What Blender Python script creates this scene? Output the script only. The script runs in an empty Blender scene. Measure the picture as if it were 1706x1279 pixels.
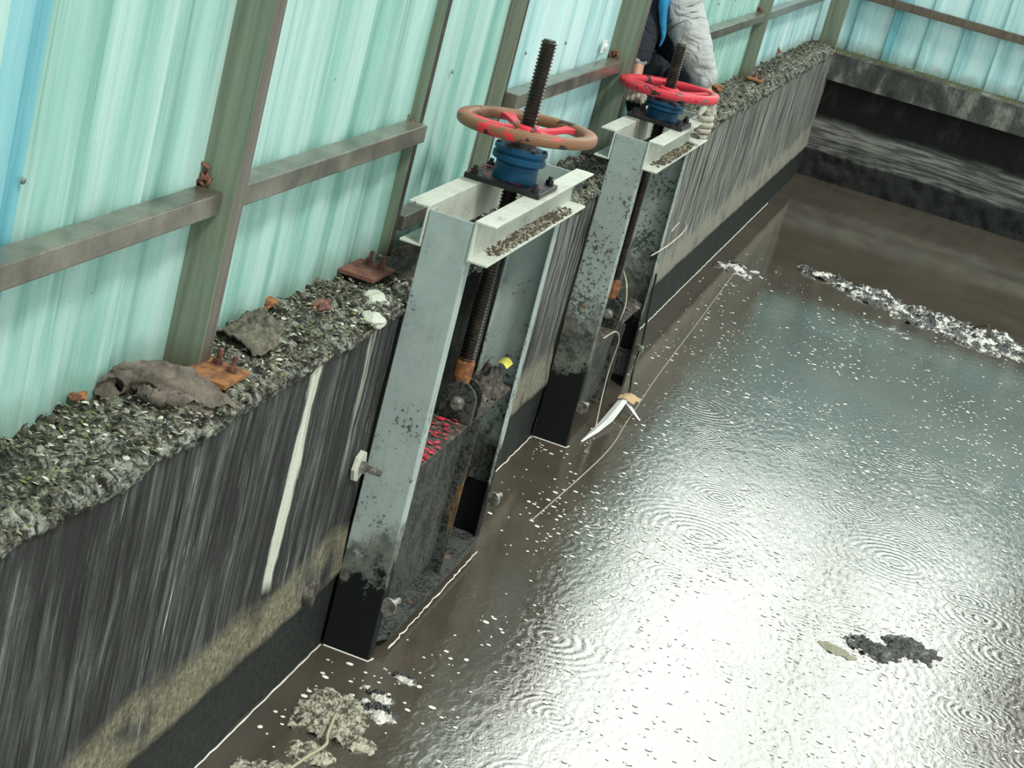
import bpy, bmesh, math, random
from mathutils import Vector, Matrix, noise as mn
PI = math.pi
S = bpy.context.scene
col = S.collection
random.seed(11)

# ------------------------------------------------------------------ camera
F_PX, YAW, PIT, ROL = 3100.0, -0.2036, -0.3079, 0.2651
CAM = Vector((1.5569, -7.0304, 1.6452))
fw = Vector((math.sin(YAW)*math.cos(PIT), math.cos(YAW)*math.cos(PIT), math.sin(PIT)))
rt = Vector((math.cos(YAW), -math.sin(YAW), 0)); up = rt.cross(fw)
r2 = math.cos(ROL)*rt + math.sin(ROL)*up
u2 = -math.sin(ROL)*rt + math.cos(ROL)*up
cd = bpy.data.cameras.new('camera'); co = bpy.data.objects.new('camera', cd); col.objects.link(co)
cd.sensor_width = 36.0; cd.lens = F_PX/1706*36.0; cd.clip_end = 500
M4 = Matrix((( r2.x, u2.x, -fw.x, CAM.x), (r2.y, u2.y, -fw.y, CAM.y), (r2.z, u2.z, -fw.z, CAM.z), (0, 0, 0, 1)))
co.matrix_world = M4
S.camera = co

# ------------------------------------------------------------------ sky, sun, exposure
w = bpy.data.worlds.new('sky'); S.world = w; w.use_nodes = True
nt = w.node_tree; nt.nodes.clear()
def wn(t): return nt.nodes.new(t)
out = wn('ShaderNodeOutputWorld'); bg = wn('ShaderNodeBackground'); tc = wn('ShaderNodeTexCoord')
nrm = wn('ShaderNodeVectorMath'); nrm.operation = 'NORMALIZE'
nt.links.new(tc.outputs['Generated'], nrm.inputs[0])
dot = wn('ShaderNodeVectorMath'); dot.operation = 'DOT_PRODUCT'
GL = Vector((-0.03, 1.0, 0.53)).normalized()       # bright patch of cloud where the sun stands
dot.inputs[1].default_value = GL
nt.links.new(nrm.outputs[0], dot.inputs[0])
mr = wn('ShaderNodeMapRange'); mr.inputs['From Min'].default_value = 0.76; mr.inputs['From Max'].default_value = 0.95
mr.interpolation_type = 'SMOOTHSTEP'
nt.links.new(dot.outputs['Value'], mr.inputs['Value'])
cn = wn('ShaderNodeTexNoise'); cn.inputs['Scale'].default_value = 3.0; cn.inputs['Detail'].default_value = 4
nt.links.new(nrm.outputs[0], cn.inputs['Vector'])
mul = wn('ShaderNodeMath'); mul.operation = 'MULTIPLY_ADD'; mul.inputs[1].default_value = 2.6; mul.inputs[2].default_value = 1.0
nt.links.new(mr.outputs[0], mul.inputs[0])
m2 = wn('ShaderNodeMath'); m2.operation = 'MULTIPLY_ADD'; m2.inputs[1].default_value = 0.7; m2.inputs[2].default_value = 0.65
nt.links.new(cn.outputs['Fac'], m2.inputs[0])
m3 = wn('ShaderNodeMath'); m3.operation = 'MULTIPLY'
nt.links.new(mul.outputs[0], m3.inputs[0]); nt.links.new(m2.outputs[0], m3.inputs[1])
bg.inputs['Color'].default_value = (0.93, 1.0, 0.93, 1)
nt.links.new(m3.outputs[0], bg.inputs['Strength'])
nt.links.new(bg.outputs[0], out.inputs[0])
sd = bpy.data.lights.new('sun', 'SUN'); so = bpy.data.objects.new('sun', sd); col.objects.link(so)
sd.energy = 2.3; sd.angle = math.radians(9); sd.color = (1.0, 0.97, 0.88)
so.rotation_euler = (-Vector((0.55, -0.35, 1.0))).to_track_quat('-Z', 'Y').to_euler()
S.view_settings.view_transform = 'Standard'; S.view_settings.look = 'None'
S.view_settings.gamma = 1; S.view_settings.use_curve_mapping = False
S.view_settings.exposure = 0.0

# ------------------------------------------------------------------ node helpers
class NM:
    def __init__(s, name):
        s.m = bpy.data.materials.new(name); s.m.use_nodes = True
        s.t = s.m.node_tree; s.t.nodes.clear()
        s.out = s.t.nodes.new('ShaderNodeOutputMaterial')
        s.b = s.t.nodes.new('ShaderNodeBsdfPrincipled')
        s.t.links.new(s.b.outputs[0], s.out.inputs[0])
        s.tc = s.t.nodes.new('ShaderNodeTexCoord')
        s.P = s.tc.outputs['Object']
    def link(s, a, b): s.t.links.new(a, b)
    def setv(s, sock, v):
        if hasattr(v, 'links'): s.link(v, sock)
        else: sock.default_value = v
    def mapv(s, scale, loc=(0, 0, 0), src=None):
        n = s.t.nodes.new('ShaderNodeMapping'); n.inputs['Scale'].default_value = scale; n.inputs['Location'].default_value = loc
        s.link(src or s.P, n.inputs[0]); return n.outputs[0]
    def noise(s, sc, v=None, det=4, rough=0.55, dist=0):
        n = s.t.nodes.new('ShaderNodeTexNoise'); n.inputs['Scale'].default_value = sc; n.inputs['Detail'].default_value = det
        n.inputs['Roughness'].default_value = rough; n.inputs['Distortion'].default_value = dist
        s.link(v or s.P, n.inputs['Vector']); return n.outputs['Fac']
    def vor(s, sc, v=None, feat='F1', col=False):
        n = s.t.nodes.new('ShaderNodeTexVoronoi'); n.inputs['Scale'].default_value = sc; n.feature = feat
        s.link(v or s.P, n.inputs['Vector']); return n.outputs['Color' if col else 'Distance']
    def step(s, v, a, b):
        n = s.t.nodes.new('ShaderNodeMapRange'); n.inputs['From Min'].default_value = a; n.inputs['From Max'].default_value = b
        s.setv(n.inputs['Value'], v); return n.outputs[0]
    def math(s, op, a, b=0.0, c=0.0):
        n = s.t.nodes.new('ShaderNodeMath'); n.operation = op
        s.setv(n.inputs[0], a); s.setv(n.inputs[1], b); s.setv(n.inputs[2], c); return n.outputs[0]
    def mix(s, f, a, b):
        n = s.t.nodes.new('ShaderNodeMix'); n.data_type = 'RGBA'
        s.setv(n.inputs[0], f)
        for i, v in ((6, a), (7, b)):
            if hasattr(v, 'links'): s.link(v, n.inputs[i])
            else: n.inputs[i].default_value = (*v, 1)
        return n.outputs[2]
    def ramp(s, f, stops):
        n = s.t.nodes.new('ShaderNodeValToRGB'); e = n.color_ramp.elements
        while len(e) < len(stops): e.new(0.5)
        for i, (p, c) in enumerate(stops): e[i].position = p; e[i].color = (*c, 1)
        s.link(f, n.inputs[0]); return n.outputs[0]
    def xyz(s, src=None):
        n = s.t.nodes.new('ShaderNodeSeparateXYZ'); s.link(src or s.P, n.inputs[0]); return n.outputs
    def bump(s, h, st=0.5, d=0.01):
        n = s.t.nodes.new('ShaderNodeBump'); n.inputs['Strength'].default_value = st; n.inputs['Distance'].default_value = d
        s.link(h, n.inputs['Height']); s.link(n.outputs[0], s.b.inputs['Normal']); return n.outputs[0]
    def done(s, base, rough=0.7, metal=0.0, spec=None):
        if hasattr(base, 'links'): s.link(base, s.b.inputs['Base Color'])
        else: s.b.inputs['Base Color'].default_value = (*base, 1)
        s.setv(s.b.inputs['Roughness'], rough); s.b.inputs['Metallic'].default_value = metal
        if spec is not None: s.b.inputs['Specular IOR Level'].default_value = spec
        return s.m

# ------------------------------------------------------------------ materials
def m_wall():
    n = NM('stained_concrete')
    x, y, z = n.xyz()
    v1 = n.mapv((6, 26, 1.6)); v2 = n.mapv((10, 75, 3.2), (3, 1, 2))
    a = n.noise(1.0, v1, 6, 0.7, 0.4); b = n.noise(1.0, v2, 5, 0.75, 0.3)
    big = n.noise(1.4, None, 3)
    base = n.ramp(a, [(0.36, (0.010, 0.011, 0.011)), (0.46, (0.034, 0.036, 0.035)), (0.56, (0.085, 0.092, 0.088)), (0.68, (0.22, 0.24, 0.225))])
    base = n.mix(n.math('MULTIPLY', n.step(b, 0.60, 0.66), n.step(n.noise(3.5, None, 3), 0.47, 0.58)), base, (0.50, 0.54, 0.50))
    patch = n.noise(7.0, None, 5, 0.7)
    base = n.mix(n.math('MULTIPLY', n.step(patch, 0.52, 0.66), 0.6), base, (0.03, 0.032, 0.032))
    base = n.mix(n.math('MULTIPLY', n.step(n.noise(1.7, n.mapv((1, 1.5, 0.8), (4, 0, 2)), 4, 0.6), 0.46, 0.60), 0.65), base, (0.018, 0.019, 0.019))
    # farther wall is paler with more lime runs
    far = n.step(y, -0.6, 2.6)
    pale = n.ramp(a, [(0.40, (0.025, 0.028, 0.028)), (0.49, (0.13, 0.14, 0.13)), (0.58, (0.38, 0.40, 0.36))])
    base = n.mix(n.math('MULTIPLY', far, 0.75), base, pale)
    # one thick lime run
    wob = n.math('MULTIPLY_ADD', n.noise(1.0, n.mapv((1, 8, 3)), 4), 0.12, -0.06)
    d = n.math('ABSOLUTE', n.math('ADD', n.math('ADD', y, 2.20), wob))
    lime = n.math('MULTIPLY', n.step(d, 0.050, 0.034), n.step(n.math('ADD', z, wob), -0.80, -0.74))
    base = n.mix(lime, base, n.ramp(b, [(0.3, (0.38, 0.40, 0.33)), (0.6, (0.72, 0.75, 0.66))]))
    d2 = n.math('ABSOLUTE', n.math('ADD', n.math('ADD', y, 1.72), wob))
    lime2 = n.math('MULTIPLY', n.step(d2, 0.035, 0.015), n.step(n.math('ADD', z, n.math('MULTIPLY', wob, 2)), -0.62, -0.45))
    base = n.mix(n.math('MULTIPLY', lime2, n.step(b, 0.4, 0.6)), base, (0.5, 0.52, 0.46))
    # gravelly silt band and wet foot
    zz = n.math('ADD', z, n.math('MULTIPLY_ADD', n.noise(2.2, n.mapv((1, 1, 2)), 5), 0.22, -0.11))
    grit = n.noise(60, None, 4, 0.8)
    tan = n.ramp(grit, [(0.3, (0.055, 0.052, 0.036)), (0.5, (0.17, 0.16, 0.11)), (0.72, (0.34, 0.33, 0.24))])
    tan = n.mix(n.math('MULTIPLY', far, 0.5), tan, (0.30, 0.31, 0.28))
    base = n.mix(n.math('MULTIPLY', n.step(zz, -0.76, -0.83), n.step(n.noise(5, None, 4), 0.30, 0.5)), base, tan)
    zf = n.math('ADD', z, n.math('MULTIPLY_ADD', n.noise(4, None, 4), 0.05, -0.025))
    wet = n.ramp(grit, [(0.35, (0.006, 0.008, 0.008)), (0.7, (0.035, 0.042, 0.038))])
    wf = n.step(zf, -0.955, -0.985)
    base = n.mix(wf, base, wet)
    h = n.math('ADD', n.noise(45, None, 6, 0.75), n.math('MULTIPLY', b, 0.5))
    n.bump(h, 0.55, 0.012)
    return n.done(base, n.math('MULTIPLY_ADD', wf, -0.2, 0.85), 0.0, 0.25)

def m_conc(name, dark, mid, light, band=False):
    n = NM(name)
    x, y, z = n.xyz()
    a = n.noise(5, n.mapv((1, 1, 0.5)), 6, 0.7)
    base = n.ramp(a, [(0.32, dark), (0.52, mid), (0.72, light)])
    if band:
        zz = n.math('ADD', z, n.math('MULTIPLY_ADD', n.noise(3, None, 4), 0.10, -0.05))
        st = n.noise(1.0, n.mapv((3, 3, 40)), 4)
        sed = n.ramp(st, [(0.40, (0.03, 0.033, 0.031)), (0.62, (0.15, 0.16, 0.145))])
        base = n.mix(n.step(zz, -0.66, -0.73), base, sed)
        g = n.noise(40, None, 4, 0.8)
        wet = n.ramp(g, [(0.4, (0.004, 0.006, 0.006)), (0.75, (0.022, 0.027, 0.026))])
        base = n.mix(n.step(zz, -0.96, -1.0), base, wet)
    n.bump(n.noise(30, None, 6, 0.8), 0.6, 0.02)
    return n.done(base, 0.9)

def m_moss():
    n = NM('mossy_crust')
    x, y, z = n.xyz()
    a = n.noise(9, None, 6, 0.75, 0.8); b = n.noise(26, None, 5, 0.8, 1.2); c = n.noise(1.6, None, 3)
    base = n.ramp(b, [(0.38, (0.008, 0.008, 0.007)), (0.45, (0.055, 0.053, 0.040)), (0.52, (0.23, 0.23, 0.175)), (0.60, (0.56, 0.58, 0.48))])
    green = n.ramp(b, [(0.38, (0.012, 0.016, 0.005)), (0.52, (0.085, 0.115, 0.03)), (0.66, (0.30, 0.35, 0.13))])
    near = n.step(y, -2.2, -4.2)
    f = n.math('MULTIPLY', n.step(c, 0.40, 0.56), n.math('MULTIPLY_ADD', near, 0.55, 0.22))
    base = n.mix(f, base, green)
    crust = n.math('MULTIPLY', n.step(n.math('ADD', x, n.math('MULTIPLY', c, 0.25)), -0.06, 0.06), n.step(a, 0.45, 0.53))
    base = n.mix(n.math('MULTIPLY', crust, 0.85), base, n.ramp(b, [(0.40, (0.03, 0.032, 0.028)), (0.47, (0.30, 0.32, 0.27)), (0.58, (0.78, 0.82, 0.72))]))
    pit = n.noise(38, None, 3, 0.6, 0.6)
    base = n.mix(n.math('MULTIPLY', n.step(pit, 0.47, 0.40), 0.85), base, (0.012, 0.012, 0.010))
    base = n.mix(n.math('MULTIPLY', n.step(pit, 0.60, 0.66), 0.7), base, (0.62, 0.65, 0.55))
    n.bump(n.math('ADD', n.math('ADD', b, n.math('MULTIPLY', pit, 1.2)), n.noise(80, None, 4, 0.8)), 1.0, 0.035)
    return n.done(base, 0.9)

def m_steel(name, pale, dirt_a=-0.55, dirt_b=-0.95, speck=0.62, sheen=0.42, far=0.0):
    # pale painted steel, tarred and scabbed towards the water line (heights above the root's base)
    n = NM(name)
    geo = n.t.nodes.new('ShaderNodeNewGeometry').outputs['Position']
    n.P = geo
    x, y, z = n.xyz()
    a = n.noise(9, None, 5, 0.7); b = n.noise(60, None, 4, 0.75); s = n.noise(1.0, n.mapv((50, 50, 5)), 4)
    base = n.mix(n.step(a, 0.4, 0.75), pale, tuple(c*0.78 for c in pale))
    base = n.mix(n.math('MULTIPLY', n.step(s, 0.55, 0.75), 0.35), base, (0.30, 0.28, 0.18))
    hz = n.math('ADD', z, n.math('MULTIPLY_ADD', n.noise(5, None, 6, 0.75), 0.9, -0.45))
    lvl = n.step(hz, 0.2, dirt_b)                                   # 0 clean .. 1 at foot
    spf = n.math('SUBTRACT', speck, n.math('MULTIPLY', lvl, 0.11))
    spots = n.math('GREATER_THAN', n.math('MULTIPLY_ADD', n.noise(9, None, 3), 0.35, n.math('MULTIPLY', b, 0.72)), spf)
    base = n.mix(n.math('MULTIPLY', spots, 0.85), base, (0.035, 0.042, 0.040) if pale[0] > 0.1 else (0.075, 0.082, 0.076))
    scab = n.step(hz, dirt_a, dirt_a-0.12)
    mud = n.ramp(n.noise(16, None, 5, 0.7), [(0.35, (0.03, 0.032, 0.028)), (0.6, (0.13, 0.135, 0.115)), (0.8, (0.26, 0.27, 0.23))])
    base = n.mix(n.math('MULTIPLY', scab, 0.85), base, mud)
    rust = n.math('MULTIPLY', n.step(n.noise(6, n.mapv((1, 1, 0.4), (5, 2, 1)), 5), 0.64, 0.70), 0.8)
    base = n.mix(rust, base, n.ramp(b, [(0.3, (0.16, 0.07, 0.02)), (0.7, (0.42, 0.22, 0.07))]))
    tar = n.step(hz, dirt_b, dirt_b-0.05)
    base = n.mix(tar, base, (0.006, 0.008, 0.008))
    n.bump(n.math('ADD', b, n.math('MULTIPLY', scab, a)), 0.25, 0.004)
    return n.done(base, n.math('MULTIPLY_ADD', scab, 0.3, sheen), 0.0, 0.2)

def m_simple(name, c, r=0.6, metal=0.0, var=0.25, sc=12, bump=0.15, c2=None, th=(0.45, 0.6), spec=None):
    n = NM(name)
    a = n.noise(sc, None, 5, 0.7)
    if c2: base = n.mix(n.step(a, *th), c, c2)
    else: base = n.mix(a, tuple(v*(1-var) for v in c), tuple(min(1, v*(1+var)) for v in c))
    if bump: n.bump(n.noise(sc*4, None, 4, 0.7), bump, 0.004)
    return n.done(base, r, metal, spec)

def m_sheet(name, tints, trans=0.27):
    n = NM(name)
    x, y, z = n.xyz()
    v = n.mapv((7, 7, 0.5)); v2 = n.mapv((38, 38, 1.1), (2, 3, 1))
    a = n.noise(1.0, v, 4, 0.6, 0.2); b = n.noise(1.0, v2, 4, 0.7, 0.2)
    base = n.ramp(a, [(0.36, tints[0]), (0.48, tints[1]), (0.60, tints[2])])
    base = n.mix(n.math('MULTIPLY', n.step(b, 0.48, 0.66), 0.38), base, tints[3])
    sp = n.math('MULTIPLY', n.math('GREATER_THAN', n.noise(70, None, 2), 0.735), n.step(n.noise(5, None, 2), 0.5, 0.6))
    base = n.mix(n.math('MULTIPLY', sp, 0.6), base, (0.06, 0.10, 0.10))
    grime = n.math('MULTIPLY', n.step(n.math('ADD', z, n.math('MULTIPLY_ADD', n.noise(8, None, 5), 0.16, -0.08)), 0.10, 0.0), 0.45)
    base = n.mix(grime, base, (0.13, 0.17, 0.11))
    n.bump(n.noise(50, n.mapv((1, 1, 0.3)), 4), 0.12, 0.003)
    n.link(base, n.b.inputs['Base Color']); n.b.inputs['Roughness'].default_value = 0.45
    tr = n.t.nodes.new('ShaderNodeBsdfTranslucent'); n.link(base, tr.inputs[0])
    mx = n.t.nodes.new('ShaderNodeMixShader'); mx.inputs[0].default_value = trans
    n.link(n.b.outputs[0], mx.inputs[1]); n.link(tr.outputs[0], mx.inputs[2]); n.link(mx.outputs[0], n.out.inputs[0])
    return n.m

def m_water():
    n = NM('murky_water')
    x, y, z = n.xyz()
    a = n.noise(0.8, None, 5, 0.6, 1.5); b = n.noise(6, n.mapv((1, 0.4, 1)), 4, 0.6, 1.0)
    base = n.ramp(a, [(0.35, (0.064, 0.055, 0.043)), (0.65, (0.094, 0.081, 0.063))])
    base = n.mix(n.math('MULTIPLY', n.step(b, 0.5, 0.75), 0.3), base, (0.12, 0.10, 0.08))
    # rain rings: distance to scattered drop points
    hs = None
    for sc, fr, amp, off in ((0.9, 150, 1.0, (0, 0, 0)), (1.7, 210, 0.8, (4, 2, 0)), (3.3, 300, 0.35, (1, 7, 0))):
        v = n.t.nodes.new('ShaderNodeTexVoronoi'); v.voronoi_dimensions = '2D'; v.inputs['Scale'].default_value = sc
        n.link(n.mapv((1, 1, 1), off), v.inputs['Vector'])
        d = n.math('DIVIDE', v.outputs['Distance'], sc)
        s = n.math('SINE', n.math('MULTIPLY', d, fr))
        fall = n.step(d, 0.42/sc, 0.05/sc)
        r = n.math('MULTIPLY', n.math('MULTIPLY', s, fall), amp)
        hs = r if hs is None else n.math('ADD', hs, r)
    # ripple strength: calm along the wall and in the far corner
    reg = n.math('MULTIPLY', n.step(n.math('ADD', x, n.math('MULTIPLY', b, 0.3)), 0.30, 0.85), n.step(y, 6.0, 3.2))
    fine = n.noise(22, n.mapv((1.6, 0.8, 1)), 5, 0.65, 0.8)
    mid = n.noise(5, n.mapv((1.5, 0.8, 1)), 3, 0.5, 0.6)
    h = n.math('ADD', n.math('MULTIPLY', fine, 1.1), n.math('MULTIPLY', mid, 0.7))
    h = n.math('ADD', h, n.math('MULTIPLY', hs, 0.27))
    h = n.math('MULTIPLY', h, n.math('MULTIPLY_ADD', reg, 0.85, 0.15))
    n.bump(h, 1.0, 0.0013)
    n.b.inputs['IOR'].default_value = 3.0
    return n.done(base, 0.04)

M = {}
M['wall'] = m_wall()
M['beamc'] = m_conc('end_beam_concrete', (0.018, 0.02, 0.02), (0.07, 0.075, 0.07), (0.30, 0.32, 0.28))
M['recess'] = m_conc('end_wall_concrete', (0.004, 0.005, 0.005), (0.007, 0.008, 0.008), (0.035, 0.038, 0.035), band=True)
M['dark'] = m_simple('wet_black_concrete', (0.012, 0.013, 0.013), 0.6, sc=10, bump=0.4)
M['moss'] = m_moss()
M['steel'] = m_steel('pale_painted_steel', (0.37, 0.455, 0.445), dirt_a=-0.70, dirt_b=-0.93, speck=0.685)
M['steel2'] = m_steel('pale_pitted_steel', (0.34, 0.41, 0.39), dirt_a=-0.52, dirt_b=-0.84, speck=0.645)
M['beam'] = m_steel('cream_painted_steel', (0.56, 0.60, 0.54), -3, -5, 0.66, 0.5)
M['leaf'] = m_steel('tarred_gate_steel', (0.020, 0.024, 0.023), -3.0, -4, 0.56, 0.7)
M['black'] = m_simple('oily_black_steel', (0.012, 0.012, 0.013), 0.4, c2=(0.05, 0.04, 0.045), th=(0.55, 0.7), sc=30)
M['thread'] = m_simple('greased_thread_steel', (0.030, 0.026, 0.022), 0.3, 0.6, c2=(0.10, 0.08, 0.06), th=(0.5, 0.75), sc=20)
M['blue'] = m_simple('blue_enamel', (0.003, 0.062, 0.135), 0.45, c2=(0.005, 0.022, 0.04), th=(0.5, 0.72), sc=16, bump=0.2, spec=0.25)
def m_wheel(name, a, b, th):
    n = NM(name); f = n.noise(6, None, 5, 0.65, 0.4)
    base = n.mix(n.step(f, *th), a, b)
    base = n.mix(n.step(n.noise(14, None, 4, 0.6), 0.60, 0.63), base, (0.02, 0.016, 0.012))
    n.bump(n.noise(40, None, 4), 0.3, 0.004)
    return n.done(base, 0.5)
M['wheel'] = m_wheel('mud_caked_red_paint', (0.22, 0.105, 0.05), (0.66, 0.03, 0.05), (0.535, 0.55))
M['wheel2'] = m_wheel('worn_red_paint', (0.60, 0.03, 0.055), (0.16, 0.10, 0.07), (0.56, 0.585))
M['redp'] = m_simple('red_paint', (0.62, 0.04, 0.07), 0.5)
M['rust'] = m_simple('orange_rust', (0.30, 0.13, 0.04), 0.85, c2=(0.13, 0.055, 0.03), sc=22, bump=0.5)
M['rust2'] = m_simple('dark_red_rust', (0.20, 0.085, 0.06), 0.85, c2=(0.09, 0.04, 0.03), sc=22, bump=0.5)
M['bolt'] = m_simple('grey_bolt_steel', (0.34, 0.36, 0.33), 0.4, 0.5, c2=(0.12, 0.11, 0.09), sc=30)
def m_post(name, c, dk, s=0.5):
    n = NM(name); x, y, z = n.xyz()
    a = n.noise(1.0, n.mapv((30, 30, 1.2)), 5, 0.6, 0.4); b = n.noise(7, None, 5, 0.7)
    base = n.ramp(a, [(0.3, dk), (0.5, c), (0.7, tuple(v*1.35 for v in c))])
    base = n.mix(n.math('MULTIPLY', n.step(b, 0.5, 0.7), 0.35), base, (0.17, 0.19, 0.10))
    base = n.mix(n.math('MULTIPLY', n.step(z, 0.10, 0.0), 0.6), base, (0.10, 0.065, 0.04))
    n.bump(n.noise(40, None, 4), 0.15, 0.003)
    return n.done(base, s)
M['post'] = m_post('galvanised_post_steel', (0.16, 0.20, 0.145), (0.10, 0.125, 0.09))
M['flange'] = m_post('brown_weathered_steel', (0.11, 0.10, 0.085), (0.04, 0.033, 0.028), 0.4)
M['rail'] = m_simple('rail_tube_steel', (0.22, 0.21, 0.17), 0.28, 0.4, c2=(0.08, 0.075, 0.06), th=(0.40, 0.68), sc=5)
M['gap_flange'] = m_post('gap_dark_steel', (0.028, 0.022, 0.018), (0.012, 0.010, 0.009), 0.5)  # near-black: shadowy gaps beside the posts, painted onto their flanges
T = [(0.25, 0.54, 0.47), (0.38, 0.67, 0.61), (0.53, 0.78, 0.75), (0.80, 0.92, 0.91)]
M['sheet'] = m_sheet('sea_green_sheet', T)
M['sheetb'] = m_sheet('pale_cyan_sheet', [(0.34, 0.64, 0.67), (0.50, 0.77, 0.79), (0.66, 0.87, 0.88), (0.85, 0.95, 0.96)])
M['cyan'] = m_sheet('bright_cyan_sheet', [(0.13, 0.47, 0.56), (0.22, 0.58, 0.66), (0.34, 0.68, 0.74), (0.5, 0.8, 0.84)])
M['water'] = m_water()
M['foam'] = m_simple('foam', (0.80, 0.80, 0.74), 0.6, var=0.1, bump=0)
M['sludge'] = m_simple('scummy_sludge', (0.022, 0.023, 0.023), 0.35, c2=(0.62, 0.62, 0.58), th=(0.50, 0.56), sc=9, bump=0.8)
M['sludged'] = m_simple('dark_sludge', (0.022, 0.023, 0.023), 0.35, c2=(0.17, 0.18, 0.16), th=(0.54, 0.68), sc=24, bump=0.8)
M['leafm'] = m_simple('rotten_leaf', (0.07, 0.068, 0.05), 0.55, c2=(0.50, 0.49, 0.39), th=(0.43, 0.56), sc=42, bump=1.0)
M['twig'] = m_simple('pale_stalk', (0.36, 0.33, 0.22), 0.6)
M['litter1'] = m_simple('brown_litter', (0.06, 0.05, 0.035), 0.8)
M['litter2'] = m_simple('grey_litter', (0.27, 0.27, 0.20), 0.8)
M['litter3'] = m_simple('moss_green', (0.13, 0.16, 0.05), 0.85)
M['chalk'] = m_simple('white_crust', (0.55, 0.58, 0.50), 0.9, sc=30, bump=0.6)
M['rag'] = m_simple('grey_knit', (0.055, 0.047, 0.038), 0.95, c2=(0.20, 0.175, 0.145), th=(0.35, 0.65), sc=14, bump=1.0)
M['ragd'] = m_simple('dark_rag', (0.075, 0.07, 0.055), 0.95, c2=(0.16, 0.15, 0.11), sc=18, bump=0.7)
M['mud'] = m_simple('drying_mud', (0.045, 0.040, 0.034), 0.8, c2=(0.22, 0.21, 0.17), th=(0.5, 0.70), sc=26, bump=0.8)
M['white'] = m_simple('white_plastic', (0.72, 0.76, 0.76), 0.4, var=0.05, bump=0)
M['tan'] = m_simple('split_wood_tan', (0.48, 0.36, 0.20), 0.7)
M['wire'] = m_simple('bare_wire', (0.50, 0.47, 0.38), 0.4, 0.3, bump=0)
M['hose'] = m_simple('dark_green_cable', (0.012, 0.03, 0.018), 0.35, bump=0)
M['yel'] = m_simple('yellow_leaf', (0.62, 0.60, 0.10), 0.6, bump=0)
def m_cloth(name, c, sc=7, st=0.8):
    n = NM(name); a = n.noise(sc, n.mapv((1, 1, 1.8)), 3, 0.5, 1.2)
    n.bump(a, st, 0.05)
    return n.done(n.mix(n.noise(30, None, 4), tuple(v*0.85 for v in c), c), 0.85)
M['shirt'] = m_cloth('grey_shirt_cloth', (0.46, 0.49, 0.50))
M['navy'] = m_cloth('navy_cloth', (0.010, 0.016, 0.028))
M['vest'] = m_cloth('bright_blue_cloth', (0.02, 0.27, 0.55), 5, 0.4)
M['band'] = m_simple('dark_grey_stripe', (0.07, 0.08, 0.085), 0.8, bump=0)
M['skin'] = m_simple('skin', (0.50, 0.27, 0.20), 0.55, var=0.08)
M['glove'] = m_simple('dirty_glove_cotton', (0.42, 0.41, 0.35), 0.9, c2=(0.08, 0.08, 0.07), th=(0.50, 0.62), sc=16, bump=0.6)
M['hair'] = m_simple('black_hair', (0.012, 0.010, 0.009), 0.5)
M['boot'] = m_simple('black_rubber', (0.015, 0.015, 0.016), 0.4)
M['conc2'] = m_simple('grey_building_render', (0.10, 0.13, 0.12), 0.9)
M['tree'] = m_simple('dark_foliage', (0.02, 0.035, 0.015), 0.8, sc=3)
M['ground'] = m_simple('soil', (0.08, 0.075, 0.05), 0.95, sc=3)

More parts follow.
